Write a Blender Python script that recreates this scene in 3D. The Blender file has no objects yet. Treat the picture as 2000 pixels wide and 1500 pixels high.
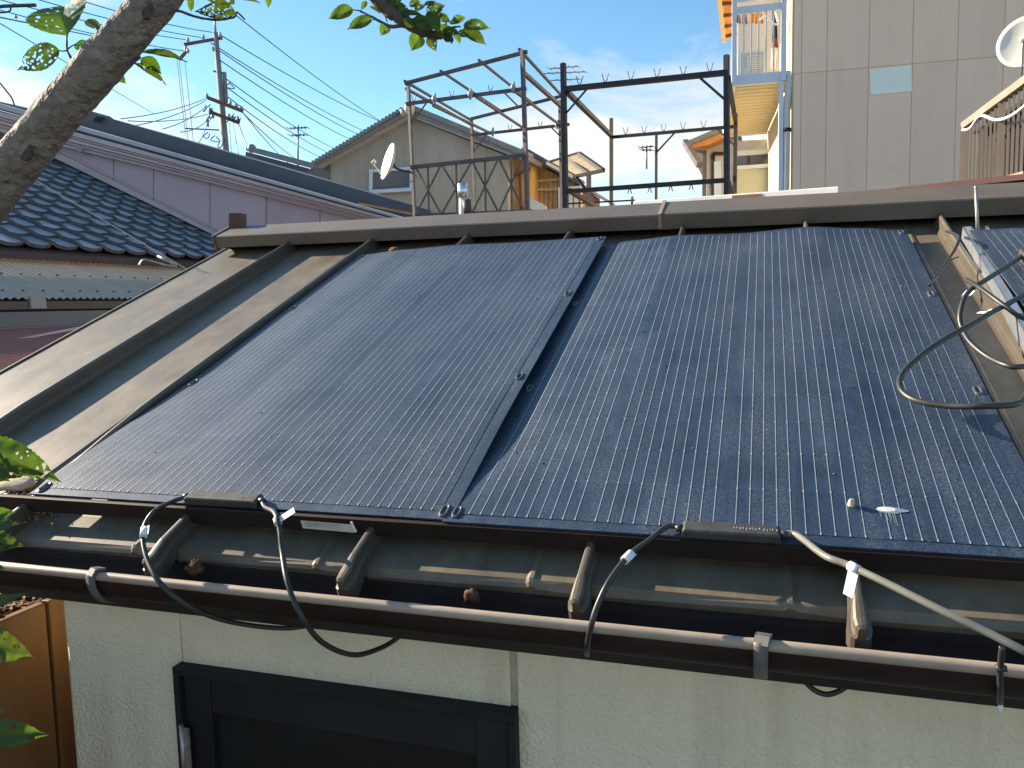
import bpy, math, random
from mathutils import Vector as V, Matrix
import numpy as np
random.seed(7)
sc = bpy.context.scene
col = sc.collection

# ------------------------------------------------------------------ camera
C = V((0.39614, -1.12398, 0.27821))
CR = V((0.95329347, 0.30102744, -0.02477971))
CU = V((-0.00651173, 0.1025031, 0.99471137))
CF = V((-0.30197541, 0.9480905, -0.09967574))
FPX = 1549.32
cam_d = bpy.data.cameras.new('camera')
cam = bpy.data.objects.new('camera', cam_d)
col.objects.link(cam)
m = Matrix.Identity(4)
for i in range(3):
    m[i][0] = CR[i]; m[i][1] = CU[i]; m[i][2] = -CF[i]; m[i][3] = C[i]
cam.matrix_world = m
cam_d.sensor_width = 36
cam_d.lens = FPX / 2000 * 36
cam_d.clip_start = 0.02
cam_d.clip_end = 4000
sc.camera = cam

# ------------------------------------------------------------------ sky, sun, exposure
TH = math.radians(21.577)
CT, ST = math.cos(TH), math.sin(TH)
SUN = V((-2.70, 0.42, 1.24)).normalized()          # direction towards the sun
SUN_EL = math.asin(SUN.z)
SUN_AZ = math.atan2(SUN.x, SUN.y)                  # clockwise from +Y

world = bpy.data.worlds.new('World')
sc.world = world
world.use_nodes = True
wt = world.node_tree
wt.nodes.clear()
def N(t, typ, **kw):
    n = t.nodes.new(typ)
    for k, v in kw.items():
        setattr(n, k, v)
    return n
def L(t, a, b): t.links.new(a, b)
sky = N(wt, 'ShaderNodeTexSky', sky_type='NISHITA', sun_disc=False)
sky.sun_elevation = SUN_EL
sky.sun_rotation = SUN_AZ
sky.altitude = 60; sky.air_density = 0.85; sky.dust_density = 0.08; sky.ozone_density = 1.1
tc = N(wt, 'ShaderNodeTexCoord')
sep = N(wt, 'ShaderNodeSeparateXYZ'); L(wt, tc.outputs['Generated'], sep.inputs[0])
def math_n(t, op, a, b=None, clamp=False):
    n = N(t, 'ShaderNodeMath', operation=op); n.use_clamp = clamp
    for i, x in enumerate((a, b)):
        if x is None: continue
        if isinstance(x, (int, float)): n.inputs[i].default_value = x
        else: L(t, x, n.inputs[i])
    return n.outputs[0]
# clouds: noise in direction space, flattened, thicker towards the horizon all the way round
mp = N(wt, 'ShaderNodeMapping'); mp.inputs['Scale'].default_value = (3.0, 3.0, 7.0); mp.inputs['Location'].default_value = (2.9, 5.6, 2.2)
L(wt, tc.outputs['Generated'], mp.inputs[0])
nz = N(wt, 'ShaderNodeTexNoise'); nz.inputs['Scale'].default_value = 1.15; nz.inputs['Detail'].default_value = 9; nz.inputs['Roughness'].default_value = 0.58
nz.inputs['Distortion'].default_value = 0.35
L(wt, mp.outputs[0], nz.inputs['Vector'])
elev = math_n(wt, 'MULTIPLY', math_n(wt, 'SUBTRACT', 0.262, sep.outputs['Z']), 1.9)
elev = math_n(wt, 'MAXIMUM', elev, -0.055)
elev = math_n(wt, 'MINIMUM', elev, 0.10)
dens = math_n(wt, 'ADD', nz.outputs['Fac'], elev)
cr = N(wt, 'ShaderNodeValToRGB'); cr.color_ramp.elements[0].position = 0.50; cr.color_ramp.elements[1].position = 0.68
cr.color_ramp.elements[0].color = (0, 0, 0, 1); cr.color_ramp.elements[1].color = (0.9, 0.9, 0.9, 1)
L(wt, dens, cr.inputs[0])
mix = N(wt, 'ShaderNodeMix', data_type='RGBA')
L(wt, cr.outputs[0], mix.inputs['Factor'])
hs = N(wt, 'ShaderNodeHueSaturation'); hs.inputs['Hue'].default_value = 0.488; hs.inputs['Saturation'].default_value = 1.16; hs.inputs['Value'].default_value = 1.0
L(wt, sky.outputs[0], hs.inputs['Color'])
L(wt, hs.outputs[0], mix.inputs['A'])
mix.inputs['B'].default_value = (4.5, 4.35, 4.25, 1)
bg = N(wt, 'ShaderNodeBackground'); bg.inputs['Strength'].default_value = 0.092
wo = N(wt, 'ShaderNodeOutputWorld')
L(wt, mix.outputs['Result'], bg.inputs['Color'])
L(wt, bg.outputs[0], wo.inputs['Surface'])

sun_d = bpy.data.lights.new('sun', 'SUN')
sun_d.energy = 5.0; sun_d.angle = math.radians(0.53); sun_d.color = (1.0, 0.86, 0.66)
sun = bpy.data.objects.new('sun', sun_d); col.objects.link(sun)
sun.rotation_euler = (-SUN).to_track_quat('-Z', 'Y').to_euler()
sun.location = SUN * 30
vs = sc.view_settings
vs.view_transform = 'Standard'; vs.look = 'None'; vs.gamma = 1.0; vs.use_curve_mapping = False
vs.exposure = 1.35
sc.render.engine = 'CYCLES'
sc.cycles.use_denoising = True
try: sc.cycles.denoiser = 'OPENIMAGEDENOISE'
except Exception: pass
sc.cycles.max_bounces = 6; sc.cycles.transparent_max_bounces = 8
sc.cycles.sample_clamp_indirect = 8

# ------------------------------------------------------------------ helpers
def ray(px, py): return CF + CR * ((px - 1000) / FPX) + CU * ((750 - py) / FPX)
def at(px, py, D): return C + ray(px, py) * D                     # a point D metres out
def atY(px, py, Y): d = ray(px, py); return C + d * ((Y - C.y) / d.y)
def atX(px, py, X): d = ray(px, py); return C + d * ((X - C.x) / d.x)
def atZ(px, py, Z): d = ray(px, py); return C + d * ((Z - C.z) / d.z)
def onpl(px, py, P0, n): d = ray(px, py); return C + d * ((P0 - C).dot(n) / d.dot(n))
RN = V((0, -ST, CT)); RV = V((0, CT, ST)); RU = V((1, 0, 0))
def rf(u, v, h=0): return RU * u + RV * v + RN * h                # roof coordinates
def onroof(px, py, h):
    d = ray(px, py); t = (h - C.dot(RN)) / d.dot(RN); return C + d * t
def uv(px, py, h=0):
    p = onroof(px, py, h); return p.x, p.dot(RV)

MATS = {}
def mat(name, c, rough=0.6, var=0.12, scale=5, bump=0.0, bscale=60, metal=0.0, spec=0.5, rnd=0.0, c2=None, mottle=0.5,
        stretch=(1, 1, 1), translucent=None, bdist=0.002, detail=6, fine=0.0, fscale=90, coat=0.0):
    m = bpy.data.materials.new(name); m.use_nodes = True; t = m.node_tree
    b = t.nodes['Principled BSDF']
    tcn = N(t, 'ShaderNodeTexCoord')
    mpn = N(t, 'ShaderNodeMapping'); mpn.inputs['Scale'].default_value = stretch
    L(t, tcn.outputs['Object'], mpn.inputs[0])
    oi = N(t, 'ShaderNodeObjectInfo')
    ad = N(t, 'ShaderNodeVectorMath', operation='MULTIPLY_ADD')
    L(t, oi.outputs['Random'], ad.inputs[0]); ad.inputs[1].default_value = (13, 7, 5); L(t, mpn.outputs[0], ad.inputs[2])
    n1 = N(t, 'ShaderNodeTexNoise'); n1.inputs['Scale'].default_value = scale; n1.inputs['Detail'].default_value = detail; n1.inputs['Roughness'].default_value = 0.62
    L(t, ad.outputs[0], n1.inputs['Vector'])
    ramp = N(t, 'ShaderNodeValToRGB')
    ramp.color_ramp.elements[0].position = 0.5 - mottle * 0.5 + 0.08; ramp.color_ramp.elements[1].position = 0.5 + mottle * 0.5 - 0.08
    lo = tuple(max(0, x * (1 - var)) for x in c); hi = tuple(min(1, x * (1 + var)) for x in c)
    if c2: hi = c; lo = c2
    ramp.color_ramp.elements[0].color = (*lo, 1); ramp.color_ramp.elements[1].color = (*hi, 1)
    L(t, n1.outputs['Fac'], ramp.inputs[0])
    out = ramp.outputs[0]
    if fine:
        n3 = N(t, 'ShaderNodeTexNoise'); n3.inputs['Scale'].default_value = fscale; n3.inputs['Detail'].default_value = 4
        L(t, ad.outputs[0], n3.inputs['Vector'])
        v3 = math_n(t, 'ADD', math_n(t, 'MULTIPLY', n3.outputs['Fac'], 2 * fine), 1 - fine)
        h3 = N(t, 'ShaderNodeHueSaturation'); L(t, out, h3.inputs['Color']); L(t, v3, h3.inputs['Value']); out = h3.outputs[0]
    if rnd:
        h2 = N(t, 'ShaderNodeHueSaturation'); L(t, out, h2.inputs['Color'])
        L(t, math_n(t, 'ADD', math_n(t, 'MULTIPLY', oi.outputs['Random'], 2 * rnd), 1 - rnd), h2.inputs['Value']); out = h2.outputs[0]
    L(t, out, b.inputs['Base Color'])
    r = math_n(t, 'ADD', math_n(t, 'MULTIPLY', n1.outputs['Fac'], 0.16), rough - 0.08, clamp=True)
    L(t, r, b.inputs['Roughness'])
    b.inputs['Metallic'].default_value = metal
    b.inputs['Specular IOR Level'].default_value = spec
    if coat: b.inputs['Coat Weight'].default_value = coat; b.inputs['Coat Roughness'].default_value = 0.25
    if bump:
        n2 = N(t, 'ShaderNodeTexNoise'); n2.inputs['Scale'].default_value = bscale; n2.inputs['Detail'].default_value = 3
        L(t, mpn.outputs[0], n2.inputs['Vector'])
        bn = N(t, 'ShaderNodeBump'); bn.inputs['Strength'].default_value = bump; bn.inputs['Distance'].default_value = bdist
        L(t, n2.outputs['Fac'], bn.inputs['Height']); L(t, bn.outputs[0], b.inputs['Normal'])
    if translucent:
        tr = N(t, 'ShaderNodeBsdfTranslucent'); tr.inputs['Color'].default_value = (*translucent[:3], 1)
        if len(translucent) == 5:
            mc = N(t, 'ShaderNodeMix', data_type='RGBA', blend_type='MULTIPLY'); mc.inputs['Factor'].default_value = 1
            n5 = N(t, 'ShaderNodeMapRange'); n5.inputs['From Min'].default_value = .3; n5.inputs['From Max'].default_value = .7; n5.inputs['To Min'].default_value = .55; n5.inputs['To Max'].default_value = 1
            L(t, n1.outputs['Fac'], n5.inputs[0]); mc.inputs['A'].default_value = (*translucent[:3], 1); L(t, n5.outputs[0], mc.inputs['B']); L(t, mc.outputs['Result'], tr.inputs['Color'])
        mx = N(t, 'ShaderNodeMixShader'); mx.inputs[0].default_value = translucent[3]
        L(t, b.outputs[0], mx.inputs[1]); L(t, tr.outputs[0], mx.inputs[2])
        L(t, mx.outputs[0], t.nodes['Material Output'].inputs['Surface'])
    MATS[name] = m
    return m

def empty(name, loc, label, cat, group=None):
    o = bpy.data.objects.new(name, None); col.objects.link(o)
    o.location = loc; o.empty_display_size = 0.05
    return tag(o, label, cat, group)
def tag(o, label=None, cat=None, group=None, kind=None):
    if label: o['label'] = label
    if cat: o['category'] = cat
    if group: o['group'] = group
    if kind: o['kind'] = kind
    return o
def wloc(o):
    p = V(o.location)
    while o.parent: o = o.parent; p += V(o.location)
    return p

class MB:
    """collects geometry for one mesh"""
    def __init__(s): s.v = []; s.f = []; s.mi = []; s.sm = []
    def add(s, vs, fs, mi=0, smooth=False):
        k = len(s.v); s.v += [V(p) for p in vs]
        for f in fs: s.f.append([i + k for i in f]); s.mi.append(mi); s.sm.append(smooth)
        return s
    def quad(s, a, b, c, d, mi=0): return s.add([a, b, c, d], [(0, 1, 2, 3)], mi)
    def box(s, o, a, b, c, mi=0):
        """corner o, edge vectors a b c"""
        o, a, b, c = V(o), V(a), V(b), V(c)
        if a.cross(b).dot(c) < 0: a, b = b, a
        p = [o, o + a, o + a + b, o + b, o + c, o + a + c, o + a + b + c, o + b + c]
        return s.add(p, [(0, 3, 2, 1), (4, 5, 6, 7), (0, 1, 5, 4), (1, 2, 6, 5), (2, 3, 7, 6), (3, 0, 4, 7)], mi)
    def bar(s, p, q, w, h, up=(0, 0, 1), mi=0):
        """beam from p to q, section w (sideways) x h (along up)"""
        p, q = V(p), V(q); d = (q - p).normalized(); upv = V(up)
        if abs(d.dot(upv.normalized())) > 0.98: upv = V((0.3, 1, 0))
        x = d.cross(upv).normalized(); y = x.cross(d).normalized()
        return s.box(p - x * w / 2 - y * h / 2, q - p, x * w, y * h, mi)
    def prism(s, poly, ext, mi=0):
        """polygon (points) extruded by vector ext"""
        poly = [V(p) for p in poly]; ext = V(ext); n = len(poly)
        nn = V((0, 0, 0))
        for i in range(n): nn += poly[i].cross(poly[(i + 1) % n])
        if nn.dot(ext) < 0: poly = poly[::-1]
        vs = poly + [p + ext for p in poly]
        fs = [tuple(range(n))[::-1], tuple(range(n, 2 * n))] + [(i, (i + 1) % n, n + (i + 1) % n, n + i) for i in range(n)]
        return s.add(vs, fs, mi)
    def tube(s, pts, r, n=8, mi=0, caps=True, smooth=True):
        pts = [V(p) for p in pts]; k = len(pts)
        rs = r if isinstance(r, (list, tuple)) else [r] * k
        t0 = (pts[1] - pts[0]).normalized()
        ref = V((0, 0, 1)) if abs(t0.z) < 0.9 else V((1, 0, 0))
        x = t0.cross(ref).normalized(); vs = []
        for i in range(k):
            t = (pts[min(i + 1, k - 1)] - pts[max(i - 1, 0)]).normalized()
            x = (x - t * x.dot(t)).normalized(); y = t.cross(x)
            for j in range(n):
                a = 2 * math.pi * j / n
                vs.append(pts[i] + (x * math.cos(a) + y * math.sin(a)) * rs[i])
        fs = [(i * n + j, i * n + (j + 1) % n, (i + 1) * n + (j + 1) % n, (i + 1) * n + j) for i in range(k - 1) for j in range(n)]
        base = len(s.v); s.add(vs, fs, mi, smooth)
        if caps:
            s.f.append([base + j for j in range(n)][::-1]); s.mi.append(mi); s.sm.append(False)
            s.f.append([base + (k - 1) * n + j for j in range(n)]); s.mi.append(mi); s.sm.append(False)
        return s
    def ball(s, c, r, nu=10, nv=6, mi=0, sq=(1, 1, 1)):
        c = V(c); vs = [c + V((0, 0, r * sq[2]))]
        for i in range(1, nv):
            a = math.pi * i / nv
            for j in range(nu):
                b = 2 * math.pi * j / nu
                vs.append(c + V((r * sq[0] * math.sin(a) * math.cos(b), r * sq[1] * math.sin(a) * math.sin(b), r * sq[2] * math.cos(a))))
        vs.append(c - V((0, 0, r * sq[2]))); e = len(vs) - 1
        fs = [(0, 1 + j, 1 + (j + 1) % nu) for j in range(nu)]
        for i in range(nv - 2):
            for j in range(nu):
                a = 1 + i * nu + j; b = 1 + i * nu + (j + 1) % nu
                fs.append((a, a + nu, b + nu, b))
        fs += [(e, 1 + (nv - 2) * nu + (j + 1) % nu, 1 + (nv - 2) * nu + j) for j in range(nu)]
        return s.add(vs, fs, mi, True)
    def grid(s, fn, nu, nv, mi=0, smooth=True):
        vs = [fn(i / nu, j / nv) for j in range(nv + 1) for i in range(nu + 1)]
        fs = [(j * (nu + 1) + i, j * (nu + 1) + i + 1, (j + 1) * (nu + 1) + i + 1, (j + 1) * (nu + 1) + i) for j in range(nv) for i in range(nu)]
        return s.add(vs, fs, mi, smooth)
    def build(s, name, mats, parent=None, bevel=0, solid=0):
        o0 = wloc(parent) if parent else V((0, 0, 0))
        me = bpy.data.meshes.new(name)
        me.from_pydata([tuple(p - o0) for p in s.v], [], s.f)
        if not isinstance(mats, (list, tuple)): mats = [mats]
        for x in mats: me.materials.append(MATS[x] if isinstance(x, str) else x)
        me.polygons.foreach_set('material_index', s.mi)
        me.polygons.foreach_set('use_smooth', s.sm)
        me.update()
        o = bpy.data.objects.new(name, me); col.objects.link(o)
        if parent: o.parent = parent
        if bevel:
            b = o.modifiers.new('bevel', 'BEVEL'); b.width = bevel; b.segments = 2; b.limit_method = 'ANGLE'; b.angle_limit = 0.6
        if solid:
            b = o.modifiers.new('solid', 'SOLIDIFY'); b.thickness = solid; b.offset = 0
        return o
def inst(src, name, parent, loc):
    """another piece that shares the mesh of src; loc is in world space"""
    o = bpy.data.objects.new(name, src.data); col.objects.link(o); o.parent = parent
    o.location = V(loc) - wloc(parent)
    return o
def smooth_path(pts, n=6):
    pts = [V(p) for p in pts]; out = []
    for i in range(len(pts) - 1):
        p0 = pts[max(i - 1, 0)]; p1 = pts[i]; p2 = pts[i + 1]; p3 = pts[min(i + 2, len(pts) - 1)]
        for k in range(n):
            t = k / n
            out.append(0.5 * ((2 * p1) + (p2 - p0) * t + (2 * p0 - 5 * p1 + 4 * p2 - p3) * t * t + (3 * p1 - p0 - 3 * p2 + p3) * t ** 3))
    out.append(pts[-1]); return out

# ------------------------------------------------------------------ materials
mat('stucco', (0.82, 0.735, 0.53), rough=0.85, var=0.13, scale=3.5, bump=1.0, bscale=150, bdist=0.006, spec=0.2, mottle=0.7, fine=0.06, fscale=260)
def streaks(m, amount):
    """dirt runs down the wall"""
    t = m.node_tree; b = t.nodes['Principled BSDF']; src = b.inputs['Base Color'].links[0].from_socket
    tcn = N(t, 'ShaderNodeTexCoord'); ms = N(t, 'ShaderNodeMapping'); ms.inputs['Scale'].default_value = (16, 16, 0.9); L(t, tcn.outputs['Object'], ms.inputs[0])
    n = N(t, 'ShaderNodeTexNoise'); n.inputs['Scale'].default_value = 1.0; n.inputs['Detail'].default_value = 5; L(t, ms.outputs[0], n.inputs['Vector'])
    n2 = N(t, 'ShaderNodeTexNoise'); n2.inputs['Scale'].default_value = 2.2; L(t, tcn.outputs['Object'], n2.inputs['Vector'])
    f = math_n(t, 'MULTIPLY', math_n(t, 'SUBTRACT', n.outputs['Fac'], 0.47, clamp=True), math_n(t, 'MULTIPLY', math_n(t, 'SUBTRACT', n2.outputs['Fac'], 0.32, clamp=True), amount * 12))
    mx = N(t, 'ShaderNodeMix', data_type='RGBA'); L(t, f, mx.inputs['Factor']); L(t, src, mx.inputs['A']); mx.inputs['B'].default_value = (0.30, 0.23, 0.14, 1)
    L(t, mx.outputs['Result'], b.inputs['Base Color'])
streaks(MATS['stucco'], 0.6)
mat('roof_metal', (0.136, 0.107, 0.071), rough=0.50, var=0.26, scale=11, bump=0.3, bscale=60, bdist=0.001, spec=0.8, stretch=(1, 0.5, 1), fine=0.38, fscale=48)
mat('ridge_metal', (0.118, 0.094, 0.069), rough=0.52, var=0.10, scale=6, bump=0.06, bscale=40, spec=0.75, fine=0.12)
mat('rib_metal', (0.082, 0.064, 0.043), rough=0.48, var=0.12, scale=10, bump=0.08, bscale=60, spec=0.9, fine=0.10)
mat('gutter_brown', (0.030, 0.019, 0.015), rough=0.55, var=0.18, scale=8, bump=0.05, bscale=40, spec=0.10, fine=0.25)
mat('gutter_bead_lit', (0.36, 0.285, 0.22), rough=0.5, var=0.12, scale=14, fine=0.1)  # same brown plastic as the gutter, lightened in colour for the sun on it
mat('fascia_dark', (0.030, 0.024, 0.021), rough=0.65, var=0.25, scale=9, spec=0.2, fine=0.2)
mat('skirt_brown', (0.024, 0.015, 0.012), rough=0.6, var=0.25, scale=9, fine=0.15, spec=0.25)
mat('door_charcoal', (0.018, 0.020, 0.020), rough=0.6, var=0.25, scale=5, spec=0.2, fine=0.15)
mat('door_panel', (0.011, 0.012, 0.011), rough=0.5, var=0.3, scale=4, spec=0.22)
mat('steel', (0.40, 0.385, 0.36), rough=0.45, var=0.25, scale=40, metal=0.8)
mat('aluminium', (0.72, 0.76, 0.80), rough=0.32, var=0.08, scale=20, metal=0.85)
mat('sealant', (0.44, 0.38, 0.27), rough=0.8, var=0.2, scale=20)
mat('panel_back', (0.020, 0.027, 0.046), rough=0.45, var=0.25, scale=18, spec=0.5, bump=0.25, bscale=500, bdist=0.0006)
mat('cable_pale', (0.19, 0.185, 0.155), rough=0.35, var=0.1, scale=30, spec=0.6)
mat('smear', (0.20, 0.25, 0.28), rough=0.8, var=0.2, scale=90)
mat('cable_black', (0.030, 0.030, 0.028), rough=0.42, var=0.2, scale=30, spec=0.5)
mat('jbox_black', (0.055, 0.055, 0.05), rough=0.55, var=0.3, scale=40, bump=0.2, bscale=200, spec=0.45, fine=0.25)
mat('white_tag', (0.78, 0.79, 0.78), rough=0.55, var=0.05)
mat('label_paper', (0.62, 0.61, 0.55), rough=0.6, var=0.08, scale=30)
mat('ink', (0.06, 0.06, 0.06), rough=0.7, var=0.1)
mat('grey_print', (0.42, 0.43, 0.42), rough=0.7, var=0.1)
mat('brown_fence', (0.205, 0.105, 0.040), rough=0.55, var=0.2, scale=6, stretch=(1, 1, 0.15), fine=0.15, fscale=60, spec=0.3)
mat('fence_groove', (0.06, 0.028, 0.012), rough=0.7, var=0.2)
mat('soil', (0.19, 0.13, 0.085), rough=0.95, var=0.45, scale=40, bump=1.0, bscale=90, bdist=0.02, spec=0.1, fine=0.3)
mat('litter', (0.24, 0.15, 0.09), rough=0.85, var=0.45, scale=25, rnd=0.3, spec=0.15)
mat('dead_leaf', (0.20, 0.085, 0.035), rough=0.8, var=0.3, scale=25, spec=0.2, bump=0.4, bscale=120)
mat('mud', (0.105, 0.060, 0.038), rough=0.95, var=0.4, scale=60, bump=0.8, bscale=120, bdist=0.004, spec=0.1)
mat('pebble', (0.52, 0.45, 0.35), rough=0.8, var=0.2, scale=60)
mat('bird_dropping', (0.62, 0.63, 0.58), rough=0.8, var=0.2, scale=120)
mat('bark', (0.31, 0.265, 0.21), rough=0.82, c2=(0.125, 0.105, 0.084), mottle=0.8, scale=34, bump=1.0, bscale=85, bdist=0.012, stretch=(1, 1, 1), spec=0.25, fine=0.42, fscale=110)
mat('bark_scar', (0.085, 0.055, 0.040), rough=0.9, var=0.4, scale=60, bump=0.8, bscale=90, bdist=0.006)
mat('twig', (0.085, 0.068, 0.055), rough=0.75, var=0.3, scale=60, bump=0.6, bscale=120)
mat('leaf', (0.055, 0.095, 0.022), rough=0.42, var=0.25, scale=35, spec=0.45, translucent=(0.17, 0.30, 0.015, 0.5, 1), bump=0.25, bscale=150)
mat('leaf_old', (0.055, 0.085, 0.020), rough=0.5, var=0.4, scale=45, spec=0.4, translucent=(0.17, 0.26, 0.02, 0.45, 1), bump=0.3, bscale=150)
mat('siding', (0.95, 0.70, 0.525), rough=0.8, var=0.05, scale=1.2, spec=0.2, rnd=0.035, stretch=(1, 1, 0.5), mottle=0.9, fine=0.03, fscale=8)
streaks(MATS['siding'], 0.10)
mat('siding_gap', (0.74, 0.55, 0.41), rough=0.9, var=0.05)
mat('patch_blue', (0.90, 0.95, 0.83), rough=0.5, var=0.03)
mat('balcony_blue', (0.70, 0.75, 0.82), rough=0.45, var=0.06, scale=4)
mat('cream_wall', (0.72, 0.60, 0.40), rough=0.85, var=0.06, scale=2)
mat('cream_deck', (0.62, 0.52, 0.33), rough=0.6, var=0.06, scale=3)
mat('orange_wood', (0.62, 0.26, 0.07), rough=0.6, var=0.15, scale=4)
mat('pale_green', (0.55, 0.56, 0.40), rough=0.5, var=0.06, scale=2)
mat('shutter_blue', (0.30, 0.37, 0.45), rough=0.45, var=0.06)
mat('grey_white', (0.62, 0.62, 0.60), rough=0.6, var=0.06)
mat('scaffold_black', (0.022, 0.017, 0.016), rough=0.55, var=0.35, scale=12, fine=0.2)
mat('scaffold_grey', (0.115, 0.092, 0.088), rough=0.6, var=0.35, scale=9, fine=0.2)
mat('scaffold_rust', (0.16, 0.075, 0.05), rough=0.8, var=0.3, scale=12)
mat('hook_wire', (0.16, 0.18, 0.20), rough=0.5, var=0.1)
mat('insulator', (0.34, 0.40, 0.38), rough=0.4, var=0.2)
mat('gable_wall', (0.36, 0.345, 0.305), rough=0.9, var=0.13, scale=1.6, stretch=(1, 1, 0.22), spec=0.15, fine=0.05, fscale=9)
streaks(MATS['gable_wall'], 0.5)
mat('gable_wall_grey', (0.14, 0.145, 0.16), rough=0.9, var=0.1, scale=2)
mat('roof_tile_grey', (0.19, 0.20, 0.21), rough=0.5, var=0.15, scale=5, rnd=0.1)
mat('window_white', (0.55, 0.66, 0.78), rough=0.5, var=0.04)
mat('window_glass', (0.12, 0.14, 0.16), rough=0.12, var=0.1, spec=0.6)
mat('dish_white', (0.72, 0.68, 0.60), rough=0.5, var=0.05, scale=6)
mat('wood_wall', (0.56, 0.34, 0.14), rough=0.85, var=0.2, scale=3, stretch=(1, 1, 0.2))
mat('wood_wall_pale', (0.50, 0.38, 0.23), rough=0.85, var=0.15, scale=4, stretch=(1, 1, 0.2))
mat('canopy', (0.62, 0.55, 0.42), rough=0.5, var=0.15, scale=3, translucent=(0.75, 0.66, 0.50, 0.6))
mat('house_plaster', (0.55, 0.53, 0.50), rough=0.85, var=0.05)
mat('mauve_wall', (0.58, 0.44, 0.45), rough=0.7, var=0.05, scale=1.5, spec=0.25, rnd=0.03)
mat('mauve_trim', (0.60, 0.46, 0.44), rough=0.55, var=0.1, scale=3, stretch=(0.2, 1, 1))
mat('mauve_dark', (0.07, 0.055, 0.055), rough=0.6, var=0.1)
mat('slate', (0.075, 0.080, 0.095), rough=0.5, var=0.12, scale=4)
mat('white_edge', (0.42, 0.43, 0.46), rough=0.5, var=0.08)
mat('tile_blue', (0.40, 0.43, 0.50), rough=0.32, var=0.12, scale=5, rnd=0.14, spec=0.6, coat=0.4)
mat('corrugated_beige', (0.46, 0.365, 0.28), rough=0.7, var=0.12, scale=3, stretch=(0.3, 1, 0.3), fine=0.06, fscale=30)
mat('corrugated_brown', (0.27, 0.105, 0.085), rough=0.65, var=0.2, scale=4, stretch=(0.3, 1, 0.3), fine=0.1, fscale=20)
mat('grey_fascia', (0.17, 0.17, 0.175), rough=0.5, var=0.1)
mat('pvc_grey', (0.33, 0.31, 0.29), rough=0.5, var=0.1)
mat('concrete_pole', (0.235, 0.225, 0.215), rough=0.85, var=0.15, scale=3)
mat('wire_dark', (0.05, 0.055, 0.065), rough=0.6, var=0.05)
mat('white_paint', (0.72, 0.72, 0.69), rough=0.5, var=0.08, scale=6, fine=0.08)
mat('rust', (0.25, 0.12, 0.06), rough=0.85, var=0.3, scale=20)
mat('rail_brown', (0.30, 0.235, 0.18), rough=0.5, var=0.1, scale=5)
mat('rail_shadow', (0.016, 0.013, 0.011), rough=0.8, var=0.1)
mat('rail_back', (0.10, 0.080, 0.068), rough=0.6, var=0.1)
mat('redbrown_roof', (0.13, 0.055, 0.045), rough=0.6, var=0.2, scale=6)
mat('post_wood', (0.12, 0.055, 0.035), rough=0.8, var=0.35, scale=20, stretch=(1, 1, 0.2))
mat('ground', (0.16, 0.145, 0.125), rough=0.95, var=0.2, scale=0.6, spec=0.1)
for nm, cc in (('cloth_red', (0.35, 0.05, 0.06)), ('cloth_orange', (0.75, 0.33, 0.05)), ('cloth_dark', (0.03, 0.035, 0.05)), ('cloth_pink', (0.45, 0.32, 0.30)), ('cloth_white', (0.75, 0.72, 0.68))):
    mat(nm, cc, rough=0.9, var=0.1)

# solar cells: dark navy silicon under an embossed plastic film, fine finger lines across
def cell_mat():
    m = mat('solar_cell', (0.008, 0.024, 0.056), rough=0.45, var=0.3, scale=14, spec=0.8, rnd=0.04)
    t = m.node_tree; b = t.nodes['Principled BSDF']
    tcn = N(t, 'ShaderNodeTexCoord')
    wv = N(t, 'ShaderNodeTexVoronoi'); wv.inputs['Scale'].default_value = 620
    L(t, tcn.outputs['Object'], wv.inputs['Vector'])
    bn = N(t, 'ShaderNodeBump'); bn.inputs['Strength'].default_value = 0.38; bn.inputs['Distance'].default_value = 0.0006
    L(t, wv.outputs['Distance'], bn.inputs['Height']); L(t, bn.outputs[0], b.inputs['Normal'])
    # dust film
    src = b.inputs['Base Color'].links[0].from_socket
    n4 = N(t, 'ShaderNodeTexNoise'); n4.inputs['Scale'].default_value = 5; n4.inputs['Detail'].default_value = 8; L(t, tcn.outputs['Object'], n4.inputs['Vector'])
    n6 = N(t, 'ShaderNodeTexNoise'); n6.inputs['Scale'].default_value = 330; n6.inputs['Detail'].default_value = 2; L(t, tcn.outputs['Object'], n6.inputs['Vector'])
    f = N(t, 'ShaderNodeMapRange'); f.inputs['From Min'].default_value = 0.36; f.inputs['From Max'].default_value = 0.70; f.inputs['To Min'].default_value = 0.005; f.inputs['To Max'].default_value = 0.095
    L(t, n4.outputs['Fac'], f.inputs[0])
    ms = N(t, 'ShaderNodeMapping'); ms.inputs['Scale'].default_value = (26, 2.2, 2.2); L(t, tcn.outputs['Object'], ms.inputs[0])
    n7 = N(t, 'ShaderNodeTexNoise'); n7.inputs['Scale'].default_value = 1.6; n7.inputs['Detail'].default_value = 5; L(t, ms.outputs[0], n7.inputs['Vector'])
    st_ = math_n(t, 'MULTIPLY', math_n(t, 'SUBTRACT', n7.outputs['Fac'], 0.42, clamp=True), 0.24)
    fd = math_n(t, 'ADD', f.outputs[0], st_)
    f2 = math_n(t, 'MULTIPLY', fd, math_n(t, 'MULTIPLY', math_n(t, 'SUBTRACT', n6.outputs['Fac'], 0.34, clamp=True), 6.0))
    mx = N(t, 'ShaderNodeMix', data_type='RGBA'); L(t, f2, mx.inputs['Factor']); L(t, src, mx.inputs['A']); mx.inputs['B'].default_value = (0.30, 0.31, 0.31, 1)
    L(t, mx.outputs['Result'], b.inputs['Base Color'])
cell_mat()
mat('busbar', (0.42, 0.45, 0.47), rough=0.45, var=0.1, scale=80, metal=0.35)


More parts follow.
